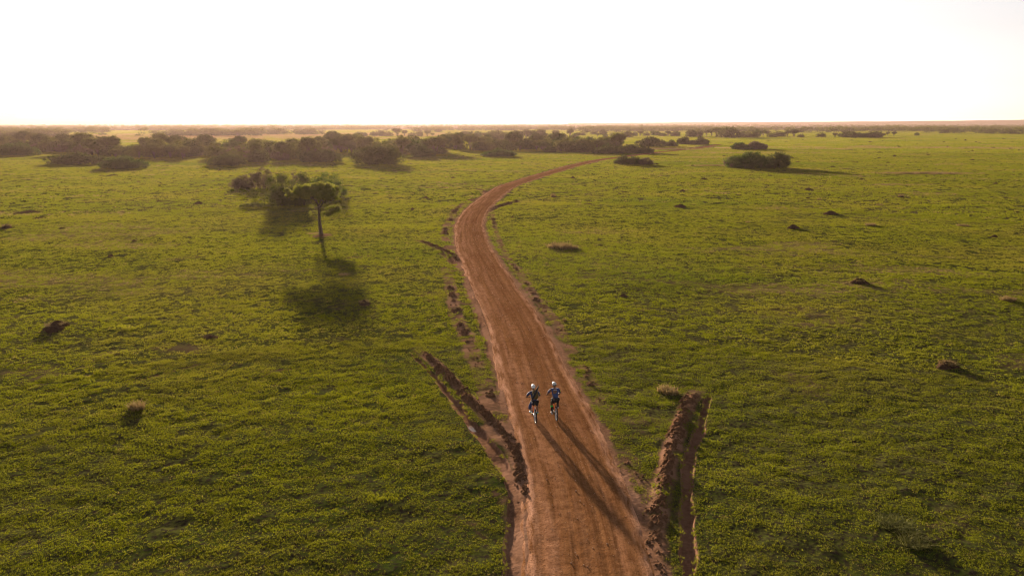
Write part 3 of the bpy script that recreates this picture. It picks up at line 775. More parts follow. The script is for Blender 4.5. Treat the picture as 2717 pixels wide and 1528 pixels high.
relabel(fill(lp2, 30, 5.2, 72, 'dark bush in the thicket at the left picture edge', 'dark tree in the thicket at the left picture edge', 'bushes and trees at the left edge', [0, 1, 2, 3, 5, 7]), MARKS['edge'], 'edge thicket')
mid_front = back(Z3, [(300, 443), (720, 446), (1150, 452), (1700, 457), (2000, 450)], 4)
mid_poly = mid_front + [(x * (1 + e / y), y + e) for (x, y), e in zip(mid_front[::-1], [50, 75, 80, 85, 60])]
relabel(fill(mid_poly, 74, 5.5, 73, 'dark bush among many in the thicket above the road bend', 'dark tree among many in the thicket above the road bend', 'bushes and trees of the middle thicket', [0, 1, 2, 3, 4, 5, 7, 3]), MARKS['mid'], 'middle thicket')

# rows on the far plain, tree by tree
def row(z, pts, label, group, seed, kinds=(0, 1, 2, 3, 4, 5, 7)):
    rng = random.Random(seed)
    for i, (x, yb, yt) in enumerate(sorted(pts)):
        fx, fy = at(z(x, yb)); h = max(2.5, rise(z(x, yt)[1], fy)); k = rng.choice(kinds)
        copy_bush(k, fx, fy, 1.35 * h / KIND[k][3], rng.uniform(0, 6.28), label if len(pts) == 1 else ORD[i] + ' from the left, ' + label, group)
row(Z4, [(340, 214, 178), (372, 212, 172), (405, 213, 188), (440, 208, 176), (476, 206, 172), (508, 210, 168), (545, 216, 178), (585, 218, 165), (622, 214, 172), (660, 216, 190),
         (690, 214, 186), (712, 214, 192), (745, 218, 180), (782, 208, 174), (822, 206, 176), (850, 210, 182), (882, 216, 192), (915, 210, 184), (942, 210, 186), (985, 210, 180), (1030, 212, 176), (1075, 217, 198)],
    'tree in the middle-distance row beyond the road end', 'row of trees beyond the road end', 91)
row(Z4, [(1210, 215, 191)], 'single round bush standing alone between the two far tree rows on the right', None, 92, (5,))
row(Z4, [(1305, 216, 194), (1338, 214, 194), (1372, 218, 188), (1400, 216, 186), (1430, 220, 190), (1465, 217, 190), (1500, 218, 194), (1530, 216, 188), (1565, 218, 183), (1595, 217, 190), (1622, 218, 196)],
    'tree in the compact far row on the right plain', 'compact far tree row on the right', 93)
row(Z4, [(1658, 205, 185), (1700, 206, 184)], 'tree of the pair right of the compact far row', 'pair of far trees on the right', 94, (1, 3))
row(Z4, [(1855, 205, 187)], 'small dark tree standing alone on the far right plain', None, 95, (4,))
row(Z4, [(2108, 180, 163)], 'tiny far tree alone before the right horizon woods', None, 96, (3,))
row(Z3, [(480, 325, 272), (530, 322, 268), (575, 362, 315), (620, 318, 266), (690, 332, 285), (740, 335, 272), (790, 330, 266), (840, 330, 270), (880, 336, 282), (930, 336, 285), (985, 332, 266), (1030, 330, 272),
         (1085, 326, 262), (1140, 322, 266), (1190, 318, 270), (1230, 320, 258), (1270, 322, 280), (1330, 318, 285), (1380, 312, 262), (1420, 312, 282), (1460, 312, 285), (1515, 310, 252), (1560, 328, 285), (1590, 318, 280),
         (1630, 296, 266), (1680, 285, 254), (1750, 285, 254), (1785, 308, 282), (1840, 288, 252), (1860, 312, 282), (1920, 298, 276), (1990, 312, 280), (2045, 312, 272), (2080, 312, 268),
         (2150, 300, 268), (2200, 300, 262), (2260, 298, 270), (2330, 294, 256), (2370, 296, 262), (2420, 302, 276), (2470, 302, 264), (2520, 302, 266), (2560, 302, 264)],
    'tree in the broken row across the plain behind the middle thicket', 'broken row behind the middle thicket', 97)
row(Z2, [(1665, 302, 268), (1720, 302, 276), (1810, 300, 268), (1880, 300, 258), (1950, 302, 266), (2040, 304, 248), (2110, 300, 258), (2180, 306, 274), (2250, 302, 264), (2330, 304, 262), (2385, 306, 280), (2535, 320, 276), (2440, 262, 236), (2320, 256, 238)],
    'hazy tree in the row behind the left thicket, towards the sun', 'hazy row behind the left thicket', 98)
row(Z1, [(2090, 298, 246)], 'flat-topped acacia standing left on the bright plain behind the left thicket', None, 99, (8,))
row(Z1, [(2325, 320, 266)], 'flat-topped acacia nearest the thicket on the bright plain', None, 100, (8,))
row(Z1, [(145, 320, 280)], 'small tree alone before the hazy woods at far left', None, 101, (3,))

# far woods: one hazy mass, instanced
def instancer(name, pts, rots, scales, idx, sources, kind='stuff'):
    col = bpy.data.collections.new(name + '_source')
    for i, me in enumerate(sources):
        col.objects.link(bpy.data.objects.new('%s_piece_%02d' % (name, i), me))
    me = bpy.data.meshes.new(name); me.vertices.add(len(pts)); me.vertices.foreach_set('co', np.asarray(pts, np.float32).ravel())
    fattr(me, 'turn', rots); 
    a = me.attributes.new('size', 'FLOAT_VECTOR', 'POINT'); a.data.foreach_set('vector', np.asarray(scales, np.float32).ravel())
    a = me.attributes.new('pick', 'INT', 'POINT'); a.data.foreach_set('value', np.asarray(idx, np.int32))
    o = bpy.data.objects.new(name, me); COL.objects.link(o)
    ng = bpy.data.node_groups.new(name, 'GeometryNodeTree')
    ng.interface.new_socket('Geometry', in_out='INPUT', socket_type='NodeSocketGeometry')
    ng.interface.new_socket('Geometry', in_out='OUTPUT', socket_type='NodeSocketGeometry')
    N = ng.nodes.new; gi, go = N('NodeGroupInput'), N('NodeGroupOutput')
    ip = N('GeometryNodeInstanceOnPoints'); ci = N('GeometryNodeCollectionInfo')
    ci.inputs['Collection'].default_value = col; ci.inputs['Separate Children'].default_value = True; ci.inputs['Reset Children'].default_value = True
    def na(n, t): x = N('GeometryNodeInputNamedAttribute'); x.data_type = t; x.inputs['Name'].default_value = n; return x.outputs['Attribute']
    cx = N('ShaderNodeCombineXYZ'); er = N('FunctionNodeEulerToRotation')
    L = ng.links.new
    L(na('turn', 'FLOAT'), cx.inputs[2]); L(cx.outputs[0], er.inputs[0])
    L(gi.outputs[0], ip.inputs['Points']); L(ci.outputs[0], ip.inputs['Instance']); ip.inputs['Pick Instance'].default_value = True
    L(na('pick', 'INT'), ip.inputs['Instance Index']); L(er.outputs[0], ip.inputs['Rotation']); L(na('size', 'FLOAT_VECTOR'), ip.inputs['Scale'])
    L(ip.outputs[0], go.inputs[0])
    md = o.modifiers.new('instances', 'NODES'); md.node_group = ng
    o['kind'] = kind
    return o
def build_far_woods():
    rng = np.random.default_rng(12)
    n = 30000; inv = rng.uniform(1 / 11000, 1 / 830, n); d = 1 / inv
    az = np.radians(rng.uniform(-46, 46, n)); X, Y = d * np.sin(az), d * np.cos(az)
    f = fbm(X / 260, Y / 100, 3, 81) + 0.25 * noise(X / 60, Y / 60, 82)
    right = sstep(-0.15, 0.1, np.sin(az))
    thr = np.where(d < 1100, 0.36, 0.10) - 0.30 * sstep(1500, 4500, d) - 0.06 * right
    ok = f > thr
    # keep the bright clearing behind the left thicket open
    ok &= ~((d < 1500) & (az > math.radians(-30)) & (az < math.radians(-8)) & (f < 0.5))
    ok &= ~((d < 1150) & (az > math.radians(9)))
    ok &= ~((d < 900) & (az > math.radians(-8)))
    X, Y = X[ok], Y[ok]; d = d[ok]; m = len(X); z, _ = terrain(X, Y)
    hill = np.clip((d - 4300) / 900, 0, 1) * np.where(np.degrees(np.arctan2(X, Y)) > 10, 10, 0) * (1 - np.clip((d - 6000) / 500, 0, 1))
    s = rng.uniform(.7, 1.2, m)
    S = np.c_[s * 1.1, s * 1.1, s * rng.uniform(.8, 1.05, m)]
    lite = []
    for k in range(6):
        r2 = random.Random(800 + k); w, h = [(9, 6), (8, 7), (11, 6), (9, 8), (12, 7), (11, 8)][k]
        lob = bush_lobes(w, h, w * .85, r2, 4) if k % 2 == 0 else [(r2.uniform(-.2, .2) * w, r2.uniform(-.2, .2) * w, h * .72, w * .32, w * .32, h * .22) for i in range(4)] + [(0, 0, h * .3, .25, .25, h * .3)]
        me = crown_mesh('far_tree', lob, 26, 9, 1.1, 1.0, 900 + k, .7, .25, 0.3 if k % 2 == 0 else None)
        me.materials.append([M_LEAF_B, M_LEAF][k % 2]); lite.append(me)
    instancer('distant_woodland', np.c_[X, Y, z + hill * 0], rng.uniform(0, 6.28, m), S, rng.integers(0, 6, m), lite)
build_far_woods()

# ------------------------------------------------------------------ grass
WEEDS = [(at(Z1(700, 965)), 9, 2.2, 1.9), (at(Z2(660, 975)), 4, 1.6, 1.8), (at(Z2(1130, 1195)), 4.5, 1.2, 2.0), (at(Z2(880, 1300)), 5, 1.2, 2.0), (at(Z2(2000, 1180)), 8, 3.5, 1.9), (at(Z2(2350, 1200)), 4, 2.5, 2.1),
         (at(Z2(1950, 1380)), 5, 1.6, 1.9), (at(Z2(1640, 1020)), 3, 1.2, 1.8), (at(Z4(2060, 678)), 10, 2.6, 2.1), (at(Z3(1150, 1190)), 5, 2, 1.9), (at(Z3(1480, 1300)), 9, 2.5, 1.9),
         (at(Z3(1100, 850)), 8, 2, 1.6), (at(ZF(305, 828)), 1.7, .7, 3.0), (at(Z9(330, 200)), 5, 1.6, 1.6), (at(Z9(1050, 210)), 6, 1.5, 1.7), (at(Z9(2100, 500)), 3, 1.2, 1.7), (at(ZA(1950, 195)), 2.5, .8, 1.8),
         (at(ZF(960, 1255)), 1.0, .5, 2.2), (at(Z4(350, 600)), 18, 4, 1.6), (at(Z4(900, 900)), 8, 2, 1.5), (at(Z3(1930, 1120)), 5, 1.5, 1.6), (at(Z4(400, 710)), 5, 1.4, 1.8), (at(Z4(880, 640)), 5, 1.5, 1.6)]
def grass_clump(name, spread, nb, h0, h1, w, seed, lean=0.45, sub=0):
    rng = np.random.default_rng(seed)
    r = spread * np.sqrt(rng.random(nb)); a = rng.uniform(0, 6.283, nb); B = np.c_[r * np.cos(a), r * np.sin(a), np.full(nb, -0.03)]
    hk = np.ones(nb)
    if sub:                                      # several small tufts of uneven height in one patch
        k = rng.integers(0, sub, nb); cr = spread * np.sqrt(rng.random(sub)); ca = rng.uniform(0, 6.283, sub); tr = spread * .26
        B[:, 0] = (cr * np.cos(ca))[k] + rng.normal(0, tr * .5, nb); B[:, 1] = (cr * np.sin(ca))[k] + rng.normal(0, tr * .5, nb)
        hk = rng.uniform(.55, 1.35, sub)[k]
    yaw = rng.uniform(0, 6.283, nb); side = np.c_[np.cos(yaw), np.sin(yaw), np.zeros(nb)]; fw = np.c_[-np.sin(yaw), np.cos(yaw), np.zeros(nb)]
    h = (rng.uniform(h0, h1, nb) * hk)[:, None]; ln = rng.uniform(.1, lean * 2, nb)[:, None] * h; ww = w * rng.uniform(.7, 1.3, nb)[:, None]
    up = np.array([[0, 0, 1.0]])
    V = np.stack([B - side * ww * .5, B + side * ww * .5, B + side * ww * .42 + up * h * .6 + fw * ln * .35, B - side * ww * .42 + up * h * .6 + fw * ln * .35, B + up * h + fw * ln], 1)
    o = np.arange(nb)[:, None] * 5
    me = mesh_np(name, V.reshape(-1, 3), o + np.array([[0, 1, 2, 3]]), o + np.array([[3, 2, 4]]))
    t = np.clip(rng.random(nb) * .5 + rng.random() * .5, 0, 1)
    fattr(me, 'tint', np.repeat(t, 5)); return me
def build_grass():
    rng = np.random.default_rng(5)
    bands = [(15, 46, 36, .19, 96, .03, .085, .008, 9), (44, 130, 9.5, .34, 92, .035, .10, .017, 10), (125, 420, 1.5, .6, 60, .07, .16, .07, 9), (410, 1600, .035, 6.0, 240, .15, .32, .40, 0)]
    P, Rr, S, I, src = [], [], [], [], []
    for b, (r0, r1, dens, spread, nb, h0, h1, w, sub) in enumerate(bands):
        n = int(dens * (r1 * r1 - r0 * r0) * math.radians(92) / 2)
        r = np.sqrt(rng.uniform(r0 * r0, r1 * r1, n)); a = np.radians(rng.uniform(-46, 46, n)); X, Y = r * np.sin(a), r * np.cos(a)
        z, dirt = terrain(X, Y)
        d, s, g = pdist(ROAD, X, Y, 9.0)
        keep = (d > HALF + (0.02 if b < 2 else spread * .9)) & (dirt < rng.uniform(.3, .85, n))
        bare = fbm(X / .9, Y / .9, 2, 91)
        if b < 2: keep &= bare > -0.46 + 0.12 * rng.normal(size=n)
        tall = 0.85 + 0.18 * rng.normal(size=n) + 0.45 * fbm(X / 3.2, Y / 2.0, 3, 92) + 0.35 * sstep(.1, .5, fbm(X / 30, Y / 12, 3, 93)) + 0.25 * noise(X / .7, Y / .6, 94)
        for (cx, cy), rx, ry, k in WEEDS:
            e = np.hypot((X - cx) / rx, (Y - cy) / ry) + .35 * bare
            tall = np.maximum(tall, k * (1 - sstep(.55, 1.1, e)) * rng.uniform(.7, 1.1, n))
        keep &= rng.random(n) < np.clip(tall * 1.5, .2, 1)
        q = np.where(keep)[0]; sc = np.clip(tall[q], .35, 3)
        P.append(np.c_[X[q], Y[q], z[q]]); Rr.append(rng.uniform(0, 6.28, len(q)))
        w_ = rng.uniform(.85, 1.2, len(q)); S.append(np.c_[w_, w_, sc * (1.0 if b < 3 else .9)]); I.append(rng.integers(0, 5, len(q)) + 10 * b + 5 * (rng.random(len(q)) < straw_at(X[q], Y[q])))
        for k in range(10):
            me = grass_clump('grass_clump', spread, nb, h0, h1, w, 300 + 10 * b + k, .45, sub); me.materials.append(M_GRASS if k < 5 else M_STRAW); src.append(me)
    o = instancer('meadow_grass', np.concatenate(P), np.concatenate(Rr), np.concatenate(S), np.concatenate(I), src)
    o['label'] = 'short green meadow grass covering the plain'
build_grass()

# ------------------------------------------------------------------ earth mounds and dry tufts
def mound_mesh(k):
    rng = np.random.default_rng(40 + k); nu, nv = 26, 9
    V = []
    for i in range(nv + 1):
        t = i / nv
        for j in range(nu):
            a = 2 * math.pi * j / nu
            rr = t * (0.5 + 0.09 * math.sin(2 * a + k) + 0.06 * math.sin(3 * a + 2 * k) + 0.04 * math.sin(5 * a + k * 3))
            z = (1 - t ** 1.5) ** 1.15 if i < nv else -0.12
            nz = 0.08 * noise(3 * rr * math.cos(a) + k * 7, 3 * rr * math.sin(a), 7 + k) + 0.08 * noise(9 * rr * math.cos(a) + k * 7, 9 * rr * math.sin(a), 8 + k)
            V.append((rr * math.cos(a), rr * math.sin(a), z * (1 + .15 * math.sin(a * 2 + k)) + float(nz) * (1 - t) * 1.2 if i else 0.95))
    F = []
    for i in range(nv):
        for j in range(nu):
            F.append((i * nu + j, (i + 1) * nu + j, (i + 1) * nu + (j + 1) % nu, i * nu + (j + 1) % nu))
    me = mesh_np('earth_mound', V, F, None, False); me.materials.append(M_MOUND); return me
MOUNDS = [mound_mesh(k) for k in range(6)]
TUFTS = []
for k in range(4):
    me = grass_clump('tuft', .5, 260, .5, 1.0, .035, 60 + k, .3); me.materials.append(M_STRAW); TUFTS.append(me)
mrng = random.Random(77)
def mound(z, x, y, w, hpx, label, group=None, tuft=0.0, k=None):
    """w, hpx: size in the measured zone"""
    s = z(x, y); kx = z(1, 0)[0] - z(0, 0)[0]
    X, Y, Zg = on(s); m = (Y * CP + CAM_H * SP) / FPX * kx
    W, H = w * m, max(.12, hpx * m * .82)
    k = mrng.randrange(6) if k is None else k
    o = obj('earth_mound', MOUNDS[k], None, None, (X, Y + W * .2, gz(X, Y + W * .2) - 0.03), mrng.uniform(0, 6.28))
    o.scale = (W, W * .9, H)
    tag(o, label, 'mound', group)
    if tuft:
        t = obj('grass_tuft', TUFTS[mrng.randrange(4)], None, None, (X, Y + W * .2, o.location.z + H * .55), mrng.uniform(0, 6.28))
        t.scale = (W * .6, W * .6, tuft)
        tag(t, 'dry grass on top of the ' + ' '.join(label.split()[:9]), 'grass tuft')
    return o
GTUFTS = []
for k in range(3):
    me = grass_clump('tuft', .5, 240, .4, 1.0, .03, 160 + k, .5); me.materials.append(M_WEED); GTUFTS.append(me)
def tuft(z, x, y, w, hpx, label, group=None, mat=None):
    s = z(x, y); kx = z(1, 0)[0] - z(0, 0)[0]; X, Y, Zg = on(s); m = (Y * CP + CAM_H * SP) / FPX * kx
    t = obj('grass_tuft', (GTUFTS if mat else TUFTS)[mrng.randrange(3)], None, None, (X, Y, Zg), mrng.uniform(0, 6.28))
    t.scale = (w * m, w * m * .8, max(.2, hpx * m)); tag(t, label, 'grass tuft', group)
# big or singular ones
mound(ZF, 132, 832, 72, 22, 'large brown mound at the left edge, nearest the camera on the left plain', tuft=.16)
mound(ZF, 525, 855, 52, 9, 'low dark mound left of the lone tree shadow')
mound(ZF, 915, 768, 40, 12, 'brown mound at the right edge of the lone tree shadow', tuft=.18)
mound(ZF, 1570, 744, 26, 9, 'small dark mound alone right of the middle of the road')
mound(ZF, 2165, 716, 44, 16, 'dark mound with grassy top at the right, above the nearest right mound', tuft=.2)
mound(ZF, 2390, 925, 62, 18, 'grass-topped mound nearest the camera on the right plain', tuft=.25)
mound(Z4, 1030, 832, 95, 34, 'tall dark mound with a long shadow, below the far right mounds')
mound(Z4, 1280, 732, 110, 28, 'widest dark mound in the middle of the right plain')
mound(Z4, 270, 690, 85, 26, 'dark blocky mound nearest the road on the right plain')
mound(Z4, 285, 578, 56, 16, 'dark mound further up, above the blocky mound near the road')
mound(Z4, 1135, 568, 84, 16, 'cone-shaped mound below the big dark tree clump shadow')
mound(Z4, 1125, 628, 40, 14, 'small pointed mound below the cone-shaped mound')
mound(Z4, 1755, 622, 58, 20, 'dark mound topped by a dry tuft at the right, left of the green weed strip', tuft=.5)
mound(Z4, 2385, 884, 46, 20, 'small dark mound at the far right edge, below the weed strip')
mound(Z4, 2535, 724, 60, 12, 'flat dark mound touching the right picture edge')
mound(Z4, 430, 500, 66, 14, 'mound with grassy rim left of the big tree clump shadow')
mound(Z1, 225, 1058, 270, 26, 'very long low dark mound at the left edge, the upper of two')
mound(Z1, 370, 1108, 180, 18, 'low dark mound just below the very long one at left')
mound(Z1, 50, 1205, 130, 44, 'dark mound with upright stalks cut by the left picture edge', tuft=.35)
mound(Z1, 1925, 962, 130, 28, 'rounded bare mound left of the low scrub by the tall bush')
mound(Z1, 1545, 940, 95, 14, 'low mound left of the rounded bare mound')
mound(Z1, 1305, 1328, 60, 28, 'small peaked mound in the middle of the left plain')
mound(Z9, 1055, 290, 60, 28, 'small peaked mound nearer than its twin on the left plain')
mound(Z1, 590, 1208, 110, 18, 'low mound with a grass wisp, right of the stalky edge mound')
mound(Z1, 985, 690, 66, 10, 'left one of two flat mounds in front of the isolated flat-topped bush')
mound(Z1, 1090, 688, 110, 14, 'right one of two flat mounds in front of the isolated flat-topped bush')
mound(Z1, 1565, 765, 50, 14, 'small dark mound right of the two flat mounds at left')
mound(Z1, 40, 688, 84, 10, 'flat mound at the left edge below the thicket')
mound(Z2, 2315, 905, 84, 26, 'cone-shaped mound between the lone tree and the far road, the upper of two')
mound(Z2, 2185, 1015, 78, 22, 'dark mound between the lone tree and the road, the lower of two')
mound(Z2, 1925, 1048, 72, 12, 'low grassy mound just right of the lone tree')
mound(Z3, 1545, 715, 75, 26, 'dark cone mound right of the far road')
mound(Z3, 1352, 890, 80, 24, 'mound with dry grass and a stump right of the road bend', tuft=.6)
mound(Z3, 1285, 922, 105, 12, 'low green mound below the one with the stump')
mound(Z3, 375, 716, 48, 20, 'small block-like mound left of the far road')
mound(Z3, 955, 1096, 40, 18, 'tiny pointed mound right of the road bend')
mound(Z3, 1695, 966, 115, 12, 'low dark grassy mound right of the road bend, in the open')
mound(Z3, 2050, 852, 120, 12, 'long low mound below the three joined bushes')
mound(Z3, 2562, 996, 62, 24, 'dark mound with a flat top on the middle right plain')
mound(Z3, 1435, 544, 28, 8, 'tiny dark mound on the grass left of the far road')
mound(Z4, 1205, 636, 46, 10, 'low mound with pale grass beside the small pointed mound', tuft=.3)
mound(Z4, 1490, 497, 38, 10, 'small dark mound past the tip of the tree clump shadow')
mound(Z4, 1250, 446, 32, 8, 'small dark mound inside the tree clump shadow')
mound(Z4, 1290, 415, 40, 10, 'small mound just above the tree clump shadow')
mound(Z4, 2390, 528, 40, 12, 'small pointed mound right of the pale straw patch')
BANDN = {}
FARM = [(1025, 358, 36, 8), (1605, 356, 40, 8), (1710, 342, 42, 9), (1610, 318, 52, 7), (1665, 386, 30, 7), (2235, 369, 50, 9), (1935, 333, 34, 7), (1540, 325, 22, 6), (1130, 320, 18, 5), (705, 323, 34, 8), (560, 341, 26, 7),
                   (1145, 285, 18, 6), (1060, 382, 60, 6), (1500, 300, 28, 6), (2370, 286, 42, 7), (2490, 293, 34, 7), (2545, 305, 34, 7), (2290, 312, 34, 6), (2230, 308, 24, 6), (2065, 279, 34, 7), (2185, 238, 26, 10), (2040, 247, 26, 6),
                   (2280, 252, 30, 7), (2120, 227, 24, 5), (1740, 283, 44, 7), (1940, 292, 26, 6), (2425, 257, 26, 5), (1120, 274, 18, 5), (1090, 234, 18, 5), (1440, 384, 60, 6), (350, 408, 44, 9), (110, 395, 34, 8), (1545, 249, 44, 6), (1630, 242, 34, 5),
                   (1420, 237, 40, 6), (2190, 292, 28, 6), (1730, 273, 30, 7), (2255, 248, 22, 6), (860, 238, 40, 5), (980, 246, 34, 5), (2500, 246, 30, 5), (2440, 226, 24, 5), (1860, 262, 24, 5)]
for x, y, w, h in sorted(FARM):
    bn = 'below' if y > 300 else ('on' if y > 262 else 'above'); i = BANDN[bn] = BANDN.get(bn, -1) + 1
    mound(Z4, x, y, w, h, '%s from left of the small dark mounds %s the far straw strip' % (ORD[i], bn), 'small mounds on the far right plain')
for x, y, w, h in [(630, 718, 30, 7), (910, 824, 34, 8), (2145, 632, 26, 10), (1840, 853, 110, 7), (2400, 890, 20, 5)]:
    BANDN['l'] = BANDN.get('l', -1) + 1
    mound(Z1, x, y, w, h, ['leftmost', 'second from left', 'fourth from left', 'third and flattest', 'rightmost'][BANDN['l']] + ' of the tiny scattered mounds before the left thicket', 'tiny mounds before the left thicket')
for x, y, w, h in sorted([(820, 570, 16, 6), (1610, 834, 24, 8), (1960, 607, 44, 9), (2350, 574, 40, 8), (1930, 1124, 110, 9), (2260, 720, 64, 7), (320, 652, 44, 8)]):
    BANDN['r'] = BANDN.get('r', -1) + 1
    mound(Z3, x, y, w, h, ORD[BANDN['r']] + ' from left of the tiny mounds on the grass around the far road', 'tiny mounds around the far road')
tuft(ZF, 345, 1030, 46, 20, 'dry reddish grass tuft alone on the near left meadow')
tuft(ZF, 1680, 984, 54, 16, 'pale straw tuft just left of the nearest right drain')
tuft(ZF, 1408, 622, 62, 14, 'broad straw tuft right of the road above the road bend')
tuft(ZF, 1440, 624, 30, 10, 'smaller straw tuft touching the right side of the broad one')
tuft(ZF, 1420, 808, 10, 9, 'tiny straw tuft beside the right road windrow')
tuft(ZF, 865, 690, 26, 5, 'flat pale grass tuft inside the lone tree shadow')
tuft(ZB, 1300, 960, 330, 90, 'sprawling yellow-green weed tuft in the near right corner', mat=1)
tuft(ZB, 1480, 1130, 260, 100, 'dark weed clump below the sprawling one in the near right corner', mat=1)
tuft(Z4, 1545, 806, 74, 22, 'straw tuft on the middle right plain')
tuft(Z4, 2165, 808, 80, 16, 'straw tuft at the right below the weed strip')
tuft(Z4, 1605, 672, 44, 10, 'small straw tuft below the tuft-topped mound')
tuft(Z4, 720, 788, 34, 10, 'tiny straw tuft below the low mounds near the road')
tuft(ZA, 2380, 360, 130, 46, 'pale weed tuft near the right edge above the nearest right mound')
def straw_field(name, cxy, rx, ry, n, h, seed, label):
    rng = np.random.default_rng(seed); a = rng.uniform(0, 6.28, n); r = np.abs(rng.normal(0, .5, n))
    X, Y = cxy[0] + rx * r * np.cos(a), cxy[1] + ry * r * np.sin(a); z, _ = terrain(X, Y)
    src = []
    for k in range(3):
        me = grass_clump('straw_clump', .8, 46, .5, 1.0, .10, seed + k, .3); me.materials.append(M_STRAW); src.append(me)
    s = rng.uniform(.6, 1.2, n)
    o = instancer(name, np.c_[X, Y, z], rng.uniform(0, 6.28, n), np.c_[s, s, s * h], rng.integers(0, 3, n), src); o['label'] = label
straw_field('straw_grass', at(Z4(1900, 458)), 17, 3.5, 110, .55, 21, 'pale straw grass patch on the right plain')
straw_field('straw_grass', at(ZC(400, 448)), 19, 7, 150, .9, 22, 'tall yellow grass strip beside the end of the road')
straw_field('straw_grass', at(Z4(490, 406)), 8, 2, 50, .4, 23, 'pale straw strip left of the big dark tree clump')

# ------------------------------------------------------------------ the lone tree
def lone_tree():
    x0, y0 = TREE_XY; root = thing('savanna_tree', (x0, y0, gz(x0, y0) - 0.03), 0, 'lone umbrella-crowned tree with bare trunk standing on the left plain', 'tree')
    m = (y0 * CP + CAM_H * SP) / FPX / 3.677 * 1.03
    def P(zx, zy, y=0.0): return Vector(((zx - 1293) * m, y, (1258 - zy) * m))
    rng = random.Random(8)
    tr = MB(); tr.tube([P(1294, 1272), P(1293, 1240), P(1290, 1180), P(1287, 1120), P(1290, 1070), P(1292, 1020), P(1290, 985)], [.40, .29, .235, .21, .20, .195, .17], 10)
    for k in range(5):
        a = k * 1.26 + .4; tr.tube([(0, 0, .25), (.22 * math.cos(a), .22 * math.sin(a), .08), (.5 * math.cos(a), .5 * math.sin(a), -.12)], [.13, .1, .04], 6)
    tr.build('trunk', M_BARK, root)
    limbs = [  # each limb: picture path + depth swing
        ([(1291, 1010), (1275, 970), (1250, 940), (1205, 915), (1130, 880), (1060, 860)], [0, .2, .5, .8, 1.2, 1.4], .11),
        ([(1291, 1015), (1320, 975), (1345, 945), (1390, 925), (1440, 895)], [0, -.2, -.3, -.4, -.3], .11),
        ([(1288, 985), (1283, 940), (1270, 890), (1255, 830)], [0, -.4, -.9, -1.3], .09),
        ([(1290, 990), (1305, 940), (1330, 880), (1370, 820)], [0, .5, 1.0, 1.6], .09),
        ([(1283, 945), (1230, 900), (1190, 850), (1150, 815)], [-.4, -.9, -1.4, -1.8], .06),
        ([(1288, 1070), (1315, 1055), (1360, 1040), (1420, 1020), (1475, 1015)], [0, -.2, -.5, -.8, -.9], .07),
        ([(1290, 1085), (1262, 1075), (1235, 1060), (1215, 1062)], [0, .2, .4, .5], .045),
        ([(1287, 1125), (1270, 1122), (1250, 1118)], [0, -.1, -.1], .03),
        ([(1290, 1000), (1260, 1010), (1225, 985), (1210, 985)], [0, .3, .6, .7], .035),
        ([(1345, 945), (1400, 950), (1450, 925), (1485, 915)], [-.3, .4, 1.0, 1.2], .05)]
    tips = []
    for pts, sw, r in limbs:
        mb = MB(); V = [P(px, py, yy) for (px, py), yy in zip(pts, sw)]
        mb.tube(V, list(np.linspace(r, r * .35, len(V))), 7)
        for i in range(2, len(V)):
            for k in range(4):
                b = V[i] + Vector((rng.uniform(-.8, .8), rng.uniform(-.9, .9), rng.uniform(.1, .75)))
                mb.tube([V[i] * .75 + V[i - 1] * .25, (V[i] + b) / 2 + Vector((0, 0, .1)), b], [r * .4, r * .28, .012], 5); tips.append(b)
        mb.build('limb', M_BARK, root)
    def lobe(zx, zy, wx, hz, y=0., wy=None): p = P(zx, zy, y); return (p.x, p.y, p.z, wx * m, (wy or wx) * m, hz * m * 1.2)
    top = [lobe(1300, 835, 120, 48, 0), lobe(1390, 850, 95, 42, .8), lobe(1190, 845, 120, 45, -.6), lobe(1060, 862, 85, 38, .8), lobe(1440, 885, 55, 40, -.6), lobe(1250, 860, 110, 40, 2.4),
           lobe(1330, 865, 110, 38, -2.4), lobe(1120, 885, 90, 32, -1.2), lobe(1020, 880, 50, 28, .2), lobe(1380, 910, 80, 26, .2), lobe(1230, 815, 80, 30, 0)]
    low = [lobe(1405, 1035, 62, 34, -.7), lobe(1470, 1015, 52, 32, -.9), lobe(1380, 1062, 45, 26, -.4)]
    wisp = [lobe(1222, 1062, 34, 22, .4), lobe(1215, 1000, 26, 16, .6)]
    obj('crown', crown_mesh('crown', top, 250, 120, .38, .16, 81, .7, .25, None, .26), M_LEAF_T, root)
    obj('crown', crown_mesh('crown', low, 42, 110, .36, .15, 82, .75, .3, None, .3), M_LEAF_T, root)
    obj('crown', crown_mesh('crown', wisp, 26, 36, .22, .11, 83, .8, .3), M_LEAF_T, root)
lone_tree()

